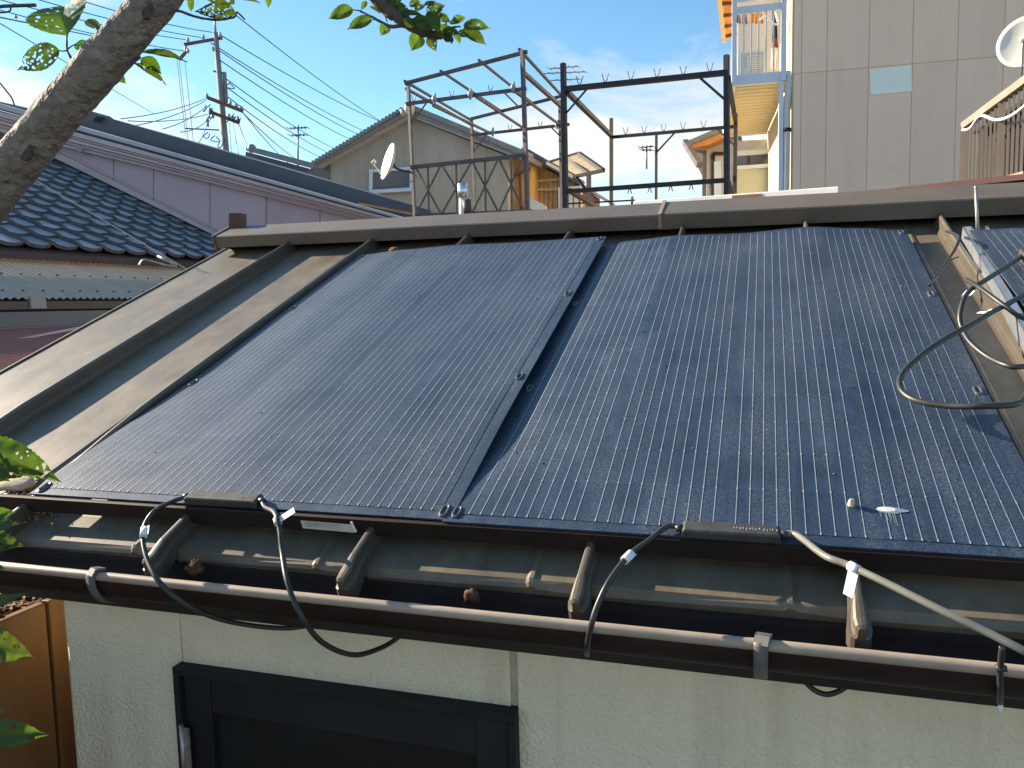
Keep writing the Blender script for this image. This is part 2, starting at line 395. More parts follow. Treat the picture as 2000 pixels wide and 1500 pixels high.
# ------------------------------------------------------------------ ground
g = MB()
g.grid(lambda a, b: V(((a - .5) * 3000, (b - .4) * 3000, -2.25 - 0.0 * a)), 12, 12)
tag(g.build('ground', 'ground'), 'bare ground under the houses', kind='structure')

# ------------------------------------------------------------------ the shed with its metal roof
shed = empty('shed', (0.2, 0.6, -2.25), 'small shed with cream stucco wall and brown standing-seam metal roof carrying the solar panels', 'shed')
WY = -0.06
WX0, WX1 = -0.795, 1.45
DX0, DX1, DZ = -0.545, 0.052, -0.316          # door opening
w = MB(); w.box((WX0, WY, -2.25), (DX0 - WX0, 0, 0), (0, .09, 0), (0, 0, 2.12)); w.build('wall_panel', 'stucco', shed, bevel=.004)
w = MB(); w.box((DX0 + .003, WY, DZ), (DX1 - DX0 - .012, 0, 0), (0, .09, 0), (0, 0, -.13 - DZ)); w.build('wall_panel', 'stucco', shed)
w = MB(); w.box((DX1 + .003, WY, -2.25), (WX1 - DX1, 0, 0), (0, .09, 0), (0, 0, 2.12)); w.build('wall_panel', 'stucco', shed)
w = MB(); w.box((DX1 - .009, WY + .003, DZ), (.012, 0, 0), (0, .05, 0), (0, 0, -.13 - DZ)); w.build('sealant_joint', 'sealant', shed)
w = MB(); w.box((DX0, WY + .004, DZ), (.003, 0, 0), (0, .05, 0), (0, 0, -.13 - DZ)); w.build('sealant_joint', 'sealant', shed)
w = MB(); w.box((WX0 + .002, WY + .09, -2.25), (.08, 0, 0), (0, 2.5, 0), (0, 0, 2.0)); w.box((WX1, WY + .09, -2.25), (.08, 0, 0), (0, 2.5, 0), (0, 0, 2.0)); w.box((WX0 + .01, 2.5, -2.25), (WX1 - WX0, 0, 0), (0, .08, 0), (0, 0, 2.0)); w.build('side_wall', 'stucco', shed)
# corner trim strip that catches the sun
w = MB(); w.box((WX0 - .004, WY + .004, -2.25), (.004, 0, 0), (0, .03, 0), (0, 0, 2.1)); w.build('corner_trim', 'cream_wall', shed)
# door
door = MB()
fx = .011
door.box((DX0 - .003, WY - .022, DZ - .012), (DX1 - DX0 + .006, 0, 0), (0, .10, 0), (0, 0, .015))
door.box((DX0 - .003, WY - .022, -2.25), (fx, 0, 0), (0, .10, 0), (0, 0, 2.25 + DZ - .012))
door.box((DX1 + .003 - fx, WY - .022, -2.25), (fx, 0, 0), (0, .10, 0), (0, 0, 2.25 + DZ - .012))
door = door.build('door_frame', 'door_charcoal', shed, bevel=.002)
x0, x1, zt = DX0 + fx, DX1 - fx + .001, DZ - .016
lf = MB(); y = WY - .012; st = .052
lf.box((x0, y, -2.2), (st, 0, 0), (0, .04, 0), (0, 0, 2.2 + zt))
lf.box((x1 - st, y, -2.2), (st, 0, 0), (0, .04, 0), (0, 0, 2.2 + zt))
lf.box((x0 + st, y + .002, zt - .06), (x1 - x0 - 2 * st, 0, 0), (0, .036, 0), (0, 0, .06))
lf = lf.build('door_leaf', 'door_charcoal', shed, bevel=.002)
w = MB(); w.box((x0 + st - .002, y + .014, -2.2), (x1 - x0 - 2 * st + .004, 0, 0), (0, .02, 0), (0, 0, 2.2 + zt - .056)); w.build('inset_panel', 'door_panel', lf)
w = MB()
for z0 in (-.52,):
    w.tube([(DX0 + .012, WY - .026, z0), (DX0 + .012, WY - .026, z0 + .11)], .0042, 10)
    w.box((DX0 + .012, WY - .0245, z0 + .004), (.014, 0, 0), (0, .002, 0), (0, 0, .10))
w.build('hinge', 'steel', lf)

# roof deck, with the visible metal on top
RIB = [-1.09, -.78, -.452, -.134, .182, .4985, .812, 1.125]
EV = -.184
def vridge(u): return 1.232 - .033 * u
deck = MB()
deck.prism([rf(-1.41, EV + .02, -.012), rf(1.43, EV + .02, -.012), rf(1.43, 1.36, -.012), rf(-1.41, 1.36, -.012)], RN * -.03)
apex = rf(0, 1.36, 0)
bk = V((0, CT, -ST))
deck.prism([V((-1.41, apex.y, apex.z)) , V((1.43, apex.y, apex.z)), V((1.43, apex.y, apex.z)) + bk * 1.4, V((-1.41, apex.y, apex.z)) + bk * 1.4], V((0, 0, -.03)))
roof = deck.build('roof', 'fascia_dark', shed)
edges = [-1.405] + RIB + [1.425]
for i in range(len(edges) - 1):
    a = edges[i] + (.007 if i else 0); b = edges[i + 1] - (.007 if i < len(RIB) else 0)
    p = MB(); nv = 22
    prof = [(a, .0), (a + .004, .0), (b - .071, .0), (b - .066, .0035), (b - .061, .0035), (b - .056, .0), (b - .004, .0), (b, .0)]
    if i == 0: prof = [(a, -.03), (a + .0005, .004), (a + .006, .004)] + prof[1:]
    rows = []
    rng = random.Random(i)
    for j in range(nv + 1):
        v = EV + (1.355 - EV) * (j / nv) ** 1.6
        rows.append([rf(u, v, h - .001 * (1 + math.sin(7 * u + 3 * v + i)) - .010 * min(max((-.06 - v) / .06, 0), 1)) for u, h in prof])
    # eave: rounded nose then the fold down
    nose = [[rf(u, EV - dv, h - .012 + dh - (.004 if (u - a < .02 or b - u < .02) else 0)) for u, h in prof] for dv, dh in ((.004, -.002), (.007, -.007), (.007, -.024), (.003, -.026))]
    rows = nose[::-1] + rows
    k = len(prof)
    p.add([x for r in rows for x in r], [(r * k + c, r * k + c + 1, (r + 1) * k + c + 1, (r + 1) * k + c) for r in range(len(rows) - 1) for c in range(k - 1)], 0, False)
    p.build('roof_pan', 'roof_metal', roof)
# raised ribs
HR = .038
def rib_k(v):
    t = min(max((v + .2) / .4, 0), 1); t = t * t * (3 - 2 * t); return .52 + .48 * t
for i, u in enumerate(RIB):
    p = MB(); w2 = .0052
    sec = [(-.009, -.020), (-.009, .004), (-w2 - .0008, .006), (-w2, .012), (-w2, HR - .006), (-w2 + .002, HR - .001), (0, HR), (w2 - .002, HR - .001), (w2, HR - .006), (w2, .012), (w2 + .0008, .006), (.009, .004), (.009, -.020)]
    v0, v1 = -.214, vridge(u) + .03
    k = len(sec); vs = []; stations = [(v0 - .027, .70, -.006), (v0 - .024, 1.15, -.006), (v0 - .012, 1.45, -.006), (v0 + .004, 1.30, -.003), (v0 + .018, 1.0, 0)] + [(v0 + .03 + (v1 - v0 - .03) * (j / 14) ** 1.4, 1.0, 0) for j in range(15)]
    for (v, s_, dh) in stations:
        big = 1.0 + (s_ - 1.0)
        for (a, h) in sec:
            wob = .0012 * math.sin(5 * v + i * 2)
            hh = h
            low_ = 0 * -.009 if (h < .005 and v < v0 + .01) else 0
            vs.append(rf(u + a * (big if v < v0 + .015 else 1) + wob, v, (hh if hh < 0 else hh * rib_k(v)) * (1.0 if big >= 1 else .85) + dh + low_))
    n = len(stations)
    fs = [(r * k + c, r * k + c + 1, (r + 1) * k + c + 1, (r + 1) * k + c) for r in range(n - 1) for c in range(k - 1)]
    p.add(vs, fs, 0, False)
    p.add(vs[:k], [tuple(range(k))[::-1]], 0)
    p.build('roof_rib', 'rib_metal', roof)
# ridge cap in two lengths, lapped
def ridge_piece(ua, ub, lift):
    p = MB(); n = 10; rows = []
    for j in range(n + 1):
        u = ua + (ub - ua) * j / n; v = vridge(u); w_ = .0012 * math.sin(9 * u)
        vt = 1.36 - .025 * u
        A = rf(u, vt, .066 + lift)
        rows.append([rf(u, v + .012, .026 - lift), rf(u, v - .001, .027 - lift), rf(u, v + w_, .064 + lift), rf(u, v + .003 + w_, .067 + lift), A, A + bk * .03 + V((0, 0, -.001)), A + bk * .14, A + bk * .14 + V((0, 0, -.04))])
    k = 8
    p.add([x for r in rows for x in r], [(r * k + c, (r + 1) * k + c, (r + 1) * k + c + 1, r * k + c + 1) for r in range(n) for c in range(k - 1)])
    p.add(rows[0], [tuple(range(k))]); p.add(rows[-1], [tuple(range(k))[::-1]])
    return p
ridge_piece(-1.375, .125, 0).build('ridge_cap', 'ridge_metal', roof)
ridge_piece(.118, 1.46, .0016).build('ridge_cap', 'ridge_metal', roof)
p = MB()      # lap seam, bent sheet edge
u = .122; v = vridge(u)
p.prism([rf(u - .006, v - .004, .030), rf(u - .006, v - .004, .071), rf(u - .006, 1.36, .072), rf(u - .006, 1.36, .069), rf(u - .006, v - .0015, .0685), rf(u - .006, v - .0015, .030)], V((.010, 0, 0)))
p.build('lap_seam', 'rail_brown', roof)
p = MB()      # end plate of the ridge
p.prism([rf(-1.385, vridge(-1.38) - .004, .02), rf(-1.385, vridge(-1.38) - .004, .070), rf(-1.385, 1.395, .072), rf(-1.385, 1.395, .02)], V((.009, 0, 0)))
p.build('ridge_end_plate', 'ridge_metal', roof)
w = MB(); w.ball(onroof(1834, 401, .055) , .0035, 8, 5); w.build('rivet', 'aluminium', roof)
# fascia and soffit
w = MB(); w.box((-1.40, -.172, -.175), (2.83, 0, 0), (0, .014, 0), (0, 0, .075)); w.box((-1.40, -.160, -.176), (2.83, 0, 0), (0, .11, 0), (0, 0, .008)); w.build('fascia_board', 'fascia_dark', shed)
mat('bracket_grey', (0.13, 0.12, 0.115), rough=.5, var=.15, scale=30)
# gutter: half round with a rolled front bead
gu = MB(); GX0, GX1 = -1.40, 1.44
def gz(x): return -.0925 - .0035 * (x - GX0) / 1.2 * 1.0
GY, GR = -.210, .044
arc = [(GY + GR * math.cos(a), GR * math.sin(a)) for a in [math.pi + math.pi * k / 14 for k in range(15)]]
prof = arc + [(GY + (GR - .003) * math.cos(a), (GR - .003) * math.sin(a)) for a in [math.pi + math.pi * k / 14 for k in range(14, -1, -1)]]
k = len(prof)
st = [GX0, -.5, .2, .8, GX1]
vs = [V((x, yy, gz(x) + zz)) for x in st for yy, zz in prof]
gu.add(vs, [(r * k + c, (r + 1) * k + c, (r + 1) * k + (c + 1) % k, r * k + (c + 1) % k) for r in range(len(st) - 1) for c in range(k)], 0, True)
gutter = gu.build('gutter', 'gutter_brown', shed)
bd = MB(); bd.tube([(x, GY - GR + .001, gz(x) + .001) for x in st], .0065, 12); bd.build('rolled_bead', 'gutter_bead_lit', gutter)
for px, py in ((184, 1118), (1486, 1252)):
    P = atY(px, py, GY - GR); x = P.x
    b = MB(); n = 13
    for s_ in (0,):
        arcb = [(GY + (GR + .0075) * math.cos(a), (GR + .0075) * math.sin(a)) for a in [math.pi * .96 + math.pi * .42 * q / n for q in range(n + 1)]]
        vs = []
        for (yy, zz) in arcb:
            for dx in (-.0075, .0075): vs.append(V((x + dx, yy, gz(x) + zz)))
        b.add(vs, [(2 * q, 2 * q + 1, 2 * q + 3, 2 * q + 2) for q in range(n)], 0, True)
    hook = [V((x, GY - GR - .007, gz(x) + .004)), V((x + .002, GY - GR - .002, gz(x) + .012)), V((x + .004, GY - GR + .010, gz(x) + .009))]
    b.bar(hook[0], hook[1], .015, .0025); b.bar(hook[1], hook[2], .015, .0025)
    b.build('gutter_bracket', 'bracket_grey', gutter, solid=.0022)

# ------------------------------------------------------------------ brown retaining bar along the lower edge of the panels
s = MB()
SV = -.138
s.prism([rf(-1.2, SV, .006), rf(-1.2, SV, .0322), rf(-1.2, SV + .003, .0334), rf(-1.2, SV + .006, .0330), rf(-1.2, SV + .006, .0315), rf(-1.2, SV + .003, .0315), rf(-1.2, SV + .003, .006)], V((2.6, 0, 0)))
bar = s.build('retaining_bar', 'skirt_brown')
tag(bar, 'dark brown metal bar running along the eave under the lower panel edges', 'metal bar')

# ------------------------------------------------------------------ solar panels
def panel_surface(kind):
    def smooth(u, pts):
        for (a, ha), (b, hb) in zip(pts, pts[1:]):
            if u <= b or (b, hb) == pts[-1]:
                t = min(max((u - a) / (b - a), 0), 1); t = t * t * (3 - 2 * t); return ha + (hb - ha) * t
    if kind == 0:
        def h(u, v):
            b = min(max((.35 - v) / .5, 0), 1)
            return smooth(u, [(-.765, .024 + .014 * b), (-.60, .034), (-.452, .0405), (-.29, .039), (-.134, .041), (-.013, .043)]) + .0006 * math.sin(5 * v + 3 * u)
    elif kind == 1:
        def h(u, v):
            t = max(0, v - .85) * .02
            return smooth(u, [(-.022, .0230), (.06, .033), (.182, .0405), (.34, .038), (.4985, .0405 + t), (.62, .036), (.722, .026)]) + .0006 * math.sin(4 * v + 2 * u)
    else:
        def h(u, v): return .067 + .002 * math.sin(3 * v)
    return h
CELLW, PITCH, ROWS = .1772, .01665, 14
def solar_panel(kind, u0, u1, v0, v1, label):
    hf0 = panel_surface(kind)
    def hf(u, v):
        if kind == 2: return hf0(u, v)
        t = min(max((v - v0) / .30, 0), 1); t = t * t * (3 - 2 * t)
        return .0362 + (hf0(u, v) - .0362) * t
    root = empty('solar_panel', rf(u0, v0, hf(u0, v0)), label, 'solar panel', 'solar panels on the shed roof')
    def S(u, v, e=0): return rf(u, v, hf(u, v) + e)
    sh = MB(); nu, nv = 26, 24; T = .0028
    sh.grid(lambda a, b: S(u0 + (u1 - u0) * a, v0 + (v1 - v0) * b), nu, nv)
    sh.grid(lambda a, b: S(u1 - (u1 - u0) * a, v0 + (v1 - v0) * b, -T), nu, nv)
    def edge(pts):
        for a, b in zip(pts, pts[1:]):
            sh.quad(S(*b), S(*a), S(*a, -T), S(*b, -T))
    L_ = lambda f: [f(i / 24) for i in range(25)]
    edge(L_(lambda t: (u1 + (u0 - u1) * t, v0))); edge(L_(lambda t: (u0, v0 + (v1 - v0) * t))); edge(L_(lambda t: (u0 + (u1 - u0) * t, v1))); edge(L_(lambda t: (u1, v1 + (v0 - v1) * t)))
    sh.build('backing_sheet', 'solar_cell', root)
    mu = (u1 - u0 - 4 * CELLW) / 2; mv = .018
    cl = (v1 - v0 - 2 * mv) / ROWS
    for c in range(4):
        ca = u0 + mu + c * CELLW
        for r in range(ROWS):
            ra = v0 + mv + r * cl
            m = MB(); e = .0006
            m.grid(lambda a, b: S(ca + CELLW * a, ra + cl * b, e), 12, 3)
            for k in range(10):
                ub = ca + CELLW / 2 + (k - 4.5) * PITCH
                for wd, va, vb, ee in ((.00046, 0.0, cl, .0012), (.0009, 0.0, .0045, .0014)):
                    m.grid(lambda a, b: S(ub - wd + 2 * wd * a, ra + va + (vb - va) * b, ee), 1, 3 if vb > .01 else 1, 1)
            m.build('solar_cell', ['solar_cell', 'busbar'], root)
    return root, S
def grommet(root, S, u, v, lu=.0065, lv=.0145):
    """oblong metal eyelet: ring around a dark slot"""
    m = MB(); n = 20
    def loop(a, b, e):
        out = []
        for j in range(n):
            t = 2 * math.pi * j / n; cx, sy = math.cos(t), math.sin(t)
            k_ = 2.6
            uu = a * abs(cx) ** (2 / k_) * (1 if cx > 0 else -1); vv = b * abs(sy) ** (2 / k_) * (1 if sy > 0 else -1)
            out.append(S(u + uu, v + vv, e))
        return out
    rings = [loop(lu, lv, .0004), loop(lu * .95, lv * .97, .0024), loop(lu * .72, lv * .82, .0032), loop(lu * .5, lv * .66, .0022), loop(lu * .46, lv * .62, .0007)]
    for a, b in zip(rings, rings[1:]):
        m.add(a + b, [(j, (j + 1) % n, n + (j + 1) % n, n + j) for j in range(n)], 0, True)
    m.add(rings[-1], [tuple(range(n))], 1)
    m.build('grommet', ['grommet_metal', 'ink'], root)
mat('grommet_metal', (0.15, 0.155, 0.16), rough=0.35, var=0.15, scale=60, metal=0.5)
LV0, LV1 = -.130, 1.132
lp, LS = solar_panel(0, -.765, -.013, LV0, LV1, 'left of the two large flexible solar panels, lying beside the bare roof strips')
rp_, RS = solar_panel(1, -.024, .724, -.134, 1.118, 'right of the two large flexible solar panels, with a bird dropping near its lower edge')
for v in (-.112, .29, .705, 1.112):
    grommet(lp, LS, -.028, v); grommet(lp, LS, -.750, v)
for v in (-.113, .28, .69, 1.098):
    grommet(rp_, RS, -.009, v, .006, .0135); grommet(rp_, RS, .711, v)
def jbox(root, S, ua, ub, v, hgt=.014):
    m = MB(); w_ = .011
    a = S((ua + ub) / 2, v, 0) ; h0 = .001
    ring = lambda w2, e, i0: [rf_ for rf_ in (S(ua + i0, v - w2, e), S(ub - i0, v - w2, e), S(ub - i0, v + w2, e), S(ua + i0, v + w2, e))]
    rs = [ring(w_, h0, 0), ring(w_, hgt * .8, .001), ring(w_ * .8, hgt, .004)]
    vs = [p for r in rs for p in r]
    fs = [(i * 4 + j, i * 4 + (j + 1) % 4, (i + 1) * 4 + (j + 1) % 4, (i + 1) * 4 + j) for i in range(2) for j in range(4)] + [(8, 9, 10, 11)]
    m.add(vs, fs)
    b = m.build('junction_box', 'jbox_black', root, bevel=.0008)
    # pull-relief collars
    m = MB()
    for u_, d in ((ua, -1), (ub, 1)):
        m = MB(); m.tube([S(u_, v, .006), S(u_ + d * .008, v, .006)], [.0055, .0042], 10); m.build('cable_collar', 'cable_black', b)
    return b
jb1 = jbox(lp, LS, -.452, -.322, -.121, .012)
jb2 = jbox(rp_, RS, .300, .418, -.126, .012)
# faint moulded characters on the right-hand box
m = MB(); rng = random.Random(3)
for k in range(14):
    u_ = .362 + k * .0036 + (.002 if k > 8 else 0)
    for q in range(2):
        du = rng.uniform(0, .0016); dv = rng.uniform(-.002, .001)
        m.add([RS(u_ + du, -.1275 + dv, .0126), RS(u_ + du + rng.uniform(.0005, .0014), -.1275 + dv, .0126), RS(u_ + du + .0008, -.1245 + dv, .0126)], [(0, 1, 2)])
m.build('moulded_lettering', 'grey_print', jb2)
# barcode sticker on the bar below the left panel
lab = MB(); uA, uB = -.2475, -.1625
lab.add([rf(uA, SV - .0008, .0105), rf(uB, SV - .0008, .0090), rf(uB, SV - .0008, .0235), rf(uA, SV - .0008, .0250)], [(0, 1, 2, 3)])
lo = lab.build('barcode_sticker', 'label_paper'); tag(lo, 'white barcode sticker on the dark bar below the left panel', 'sticker')
m = MB(); x = uA + .006; rng = random.Random(5)
while x < uA + .033:
    ww = rng.choice([.0006, .0009, .0014]); m.add([rf(x, SV - .0012, .0145), rf(x + ww, SV - .0012, .0145), rf(x + ww, SV - .0012, .0235), rf(x, SV - .0012, .0235)], [(0, 1, 2, 3)]); x += ww + rng.choice([.0007, .0012])
for row, (hh, ln) in enumerate(((.0195, .03), (.0155, .022))):
    x = uA + .036
    while x < uA + .036 + ln:
        ww = rng.uniform(.001, .0022); m.add([rf(x, SV - .0012, hh), rf(x + ww, SV - .0012, hh), rf(x + ww * .8, SV - .0012, hh + .0022), rf(x + .0003, SV - .0012, hh + .0026)], [(0, 1, 2, 3)]); x += ww + .0009
m.build('printing', 'grey_print', lo)
m = MB(); m.bar(rf(-.162, SV - .003, .030), rf(-.158, SV - .004, .013), .0035, .001, up=(0, -1, .3)); tag(m.build('tape_strip', 'white_tag'), 'short white strip of tape hanging at the end of the barcode sticker', 'tape')

# third panel on an aluminium rail at the right
RAIL0, RAIL1 = V(onroof(1884, 452, .060)), V(onroof(2040, 728, .060))
tp, TS = solar_panel(2, .826, 1.555, -.12, .960, 'solar panel at the right edge lying against the bright aluminium rail')
jb3 = None
m = MB(); d = (RAIL1 - RAIL0)
ra = rf(.822, 1.005, .028); rb = rf(.787, -.14, .028)
m.box(ra, rb - ra, RU * .003, RN * .034); m.box(ra + RN * .031, rb - ra, RU * .014, RN * .003)
m.box(ra, rb - ra, RU * .030, RN * .003)
rail = m.build('angle_rail', 'aluminium'); tag(rail, 'long bright aluminium angle rail beside the right-hand panel', 'rail')
m = MB()
o = rf(.838, .94, .032); m.box(o, RU * .034, RV * .07, RN * .003); m.box(o, RU * .003, RV * .07, RN * .028); m.box(o + RU * .031, RU * .003, RV * .07, RN * .028)
tag(m.build('rail_bracket', 'aluminium'), 'small folded aluminium bracket at the upper end of the rail', 'bracket')
m = MB(); b0 = rf(.853, .992, .034); t0 = at(1906, 366, (b0 - C).dot(CF)); m.tube([b0, b0 * .45 + t0 * .55, t0], [.0042, .0036, .0032], 8); m.ball(t0, .0042, 8, 5)
tag(m.build('antenna_rod', 'steel'), 'thin grey metal rod standing at the top of the aluminium rail', 'rod')
# its junction box with leads
bx = MB(); uA, vA = .872, .642
bx.box(rf(uA, vA, .064), RU * .052, RV * .118, RN * .026)
jb3 = bx.build('junction_box', 'jbox_black', tp, bevel=.002)

# ------------------------------------------------------------------ cables
def cable(pts, r, label, group=None, name='cable', matn='cable_black'):
    m = MB(); m.tube(smooth_path(pts, 8), r, 10)
    o = m.build(name, matn); return tag(o, label, 'cable', group)
def Y(px, py, y): return atY(px, py, y)
def tagpatch(P, ax, w_, l_, label, flap=V((1, 0, 0))):
    """a folded paper flag on a cable"""
    m = MB(); ax = V(ax).normalized(); sd = ax.cross(V(flap)).normalized(); f = sd.cross(ax).normalized()
    m.tube([P - ax * l_ / 2, P + ax * l_ / 2], .0052, 10)
    m.box(P - ax * l_ / 2 + f * .003, ax * l_, f * w_, sd * .0008)
    return tag(m.build('cable_flag', 'white_tag'), label, 'cable flag', 'white flags on the cables')
c1 = [LS(-.455, -.121, .006), onroof(333, 981, .045), Y(303, 997, -.205), Y(283, 1025, -.225), Y(279, 1055, -.245), Y(288, 1095, -.268), Y(310, 1135, -.285), Y(350, 1172, -.28), Y(410, 1203, -.25), Y(480, 1220, -.21), Y(560, 1227, -.17), Y(620, 1218, -.14), Y(656, 1208, -.125), Y(690, 1188, -.12)]
cable(c1, .0035, 'black cable looping from the left end of the left junction box down under the gutter')
c2 = [LS(-.319, -.121, .006), onroof(518, 991, .045), Y(537, 1002, -.215), Y(546, 1035, -.235), Y(551, 1080, -.255), Y(562, 1140, -.29), Y(590, 1205, -.30), Y(630, 1255, -.27), Y(690, 1279, -.22), Y(745, 1265, -.16), Y(785, 1240, -.13), Y(806, 1222, -.12), Y(826, 1200, -.118)]
cable(c2, .0035, 'black cable hanging in a loop from the right end of the left junction box')
c3 = [RS(.297, -.126, .006), RS(.282, -.126, .008), onroof(1268, 1055, .044), Y(1240, 1075, -.20), Y(1215, 1100, -.225), Y(1187, 1140, -.255), Y(1166, 1185, -.27), Y(1154, 1225, -.275), Y(1146, 1268, -.255), Y(1147, 1278, -.22)]
cable(c3, .0035, 'black cable end hanging over the gutter from the right panel')
c4 = [RS(.421, -.126, .006), RS(.436, -.127, .007), Y(1610, 1085, -.20), Y(1660, 1105, -.22), Y(1740, 1143, -.25), Y(1830, 1188, -.275), Y(1930, 1236, -.29), Y(2010, 1276, -.30), Y(2120, 1330, -.30)]
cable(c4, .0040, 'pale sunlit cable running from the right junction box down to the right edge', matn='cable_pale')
cable([Y(1552, 1290, -.10), Y(1566, 1322, -.105), Y(1588, 1346, -.11), Y(1614, 1356, -.11), Y(1640, 1349, -.11), Y(1660, 1332, -.105), Y(1675, 1300, -.10)], .0035, 'short black cable loop showing below the gutter at the right')
tagpatch(Y(281, 1040, -.238), (c1[4] - c1[3]), .006, .016, 'white flag on the left cable loop beside the panel corner', flap=(1, -.3, 0))
tagpatch(Y(542, 1018, -.226), (c2[3] - c2[2]), .024, .010, 'white flag sticking out right from the middle hanging cable', flap=(1, -.2, 0))
tagpatch(Y(1226, 1088, -.213), (c3[4] - c3[3]), .004, .017, 'white flag on the short cable end over the gutter', flap=(1, -.2, 0))
tagpatch(Y(1668, 1109, -.223), (c4[4] - c4[3]), .030, .012, 'white flag hanging down from the pale cable at the right', flap=(.15, -.2, -1))
# leads of the third panel
e1 = rf(uA + .012, vA + .118, .078); e2 = rf(uA + .026, vA - .004, .074)
k1 = [e1, onroof(1925, 547, .10), onroof(1903, 560, .10), onroof(1884, 582, .09), onroof(1875, 615, .07), onroof(1879, 640, .055), onroof(1895, 668, .045), onroof(1930, 697, .04), onroof(1975, 716, .045), onroof(2040, 726, .04), rf(.80, .16, .012), rf(.775, -.05, .008)]
cable(k1, .0045, 'black cable curling from the upper end of the right-hand junction box over the rib')
k2 = [e2, onroof(1975, 590, .09), onroof(1940, 608, .10), onroof(1900, 632, .105), onroof(1845, 662, .10), onroof(1800, 693, .09), onroof(1768, 722, .078), onroof(1757, 745, .07), onroof(1763, 765, .066), onroof(1790, 782, .066), onroof(1845, 792, .07), onroof(1920, 793, .08), onroof(1990, 787, .075), rf(.775, .24, .055), rf(.79, .12, .020), rf(.77, -.06, .012)]
cable(k2, .0045, 'black cable making a wide loop over the right panel')
cable([onroof(1887, 546, .10), onroof(1915, 563, .105), onroof(1955, 592, .10), onroof(2000, 622, .085), rf(.845, .44, .074), rf(.86, .30, .0715)], .0040, 'straight black cable end lying across the rail at the right')
tagpatch(onroof(1888, 575, .092), k1[3] - k1[2], .010, .014, 'white flag on the curled cable beside the rail', flap=(.3, -.6, 0))
tagpatch(onroof(1935, 610, .10), k2[2] - k2[1], .016, .014, 'white flag on the wide cable loop beside the rail', flap=(-.6, .3, 0))
m = MB(); m.tube(smooth_path([rf(.786, .985, .06), onroof(1872, 462, .085), onroof(1866, 485, .075), onroof(1852, 507, .06), onroof(1837, 530, .045), onroof(1815, 558, .034)], 5), .0030, 6)
m.tube([onroof(1851, 509, .058), onroof(1872, 502, .055)], .0017, 6)
tag(m.build('cable_tie', 'cable_black'), 'black cable tie standing between the right panel and the rail', 'cable tie')
m = MB(); m.tube(smooth_path([Y(1958, 1262, -.282), Y(1955, 1290, -.275), Y(1953, 1312, -.27), Y(1954, 1340, -.262), Y(1953, 1372, -.24)], 4), .0032, 8)
m.tube([Y(1944, 1305, -.272), Y(1966, 1306, -.272)], .0035, 8)
tie = m.build('cable_strap', 'cable_black'); tag(tie, 'black strap tying the pale cable to the gutter at the right', 'strap')
m = MB(); m.ball(Y(1954, 1381, -.238), .0034, 8, 6, sq=(.8, .8, 1.5)); m.build('clip_end', 'white_tag', tie)

# small things lying on the roof
def blob(name, P, n, r, sq, matn, label, cat, seed=0, jit=.25):
    m = MB(); m.ball((0, 0, 0), r, 14, 9, sq=sq); rng = random.Random(seed)
    q = Matrix((RU, RV, RN)).transposed()
    for i, v in enumerate(m.v): m.v[i] = P + q @ (v * (1 + rng.uniform(-jit, jit)))
    return tag(m.build(name, matn), label, cat)
m = MB(); rng = random.Random(2)
u_, v_ = uv(1738, 1000, .035); out = []
n = 34
for j in range(n):
    t = 2 * math.pi * j / n
    rr = 1 + .06 * math.sin(3 * t + 1)
    out.append(RS(u_ + .0165 * rr * math.cos(t) + (.004 if math.cos(t) > 0 else 0), v_ - .0005 + .0065 * rr * math.sin(t) * (1.0 if math.cos(t) < .3 else .7), .0016))
mid = [RS(u_ - .004 + .010 * math.cos(2 * math.pi * j / n), v_ + .0048 * math.sin(2 * math.pi * j / n), .0024) for j in range(n)]
cen = RS(u_ - .008, v_, .0032)
m.add([cen] + mid, [(0, 1 + j, 1 + (j + 1) % n) for j in range(n)], 0, True)
m.add(mid + out, [(j, n + j, n + (j + 1) % n, (j + 1) % n) for j in range(n)], 1, True)
for q in range(7):
    a = u_ - .006 + rng.uniform(-.008, .010); ln = rng.uniform(.01, .028)
    m.add([RS(a, v_ - .004, .0016), RS(a + .0009, v_ - .004, .0016), RS(a + .0007 + .001, v_ - .004 - ln, .0016), RS(a + .0002 + .001, v_ - .004 - ln, .0016)], [(0, 1, 2, 3)], 1)
tag(m.build('bird_dropping', ['bird_dropping', 'smear']), 'white bird dropping smeared on the lower part of the right panel', 'bird dropping')
u_, v_ = uv(1663, 986, .04); blob('pebble', RS(u_, v_, .005), 0, .006, (.7, .7, 1.1), 'pebble', 'small pale pebble on the right panel beside the bird dropping', 'pebble', 4)
u_, v_ = uv(1998, 1048, .03); blob('dead_leaf', RS(.715, -.085, .003), 0, .008, (1, .6, .4), 'dead_leaf', 'curled red-brown leaf scrap at the right edge of the right panel', 'dead leaf', 5, .4)
u_, v_ = uv(771, 484, .03); blob('dead_leaf', rf(-.655, 1.15, .028), 0, .013, (1.3, .8, .6), 'dead_leaf', 'curled red-brown dead leaf at the top edge of the left panel', 'dead leaf', 6, .4)
P = onroof(34, 942, .01); 
m = MB(); rng = random.Random(9)
m.ball((0, 0, 0), .036, 16, 8, sq=(1.2, .55, .3))
for i, v in enumerate(m.v): m.v[i] = onroof(30, 945, .008) + Matrix((RU, RV, RN)).transposed() @ (v * (1 + rng.uniform(-.12, .12)))
tag(m.build('dead_leaf', 'litter_pale' if 'litter_pale' in MATS else mat('litter_pale', (0.50, 0.38, 0.26), rough=.85, var=.2, scale=40)), 'pale dry curled leaf lying at the lower left corner of the left panel', 'dead leaf')
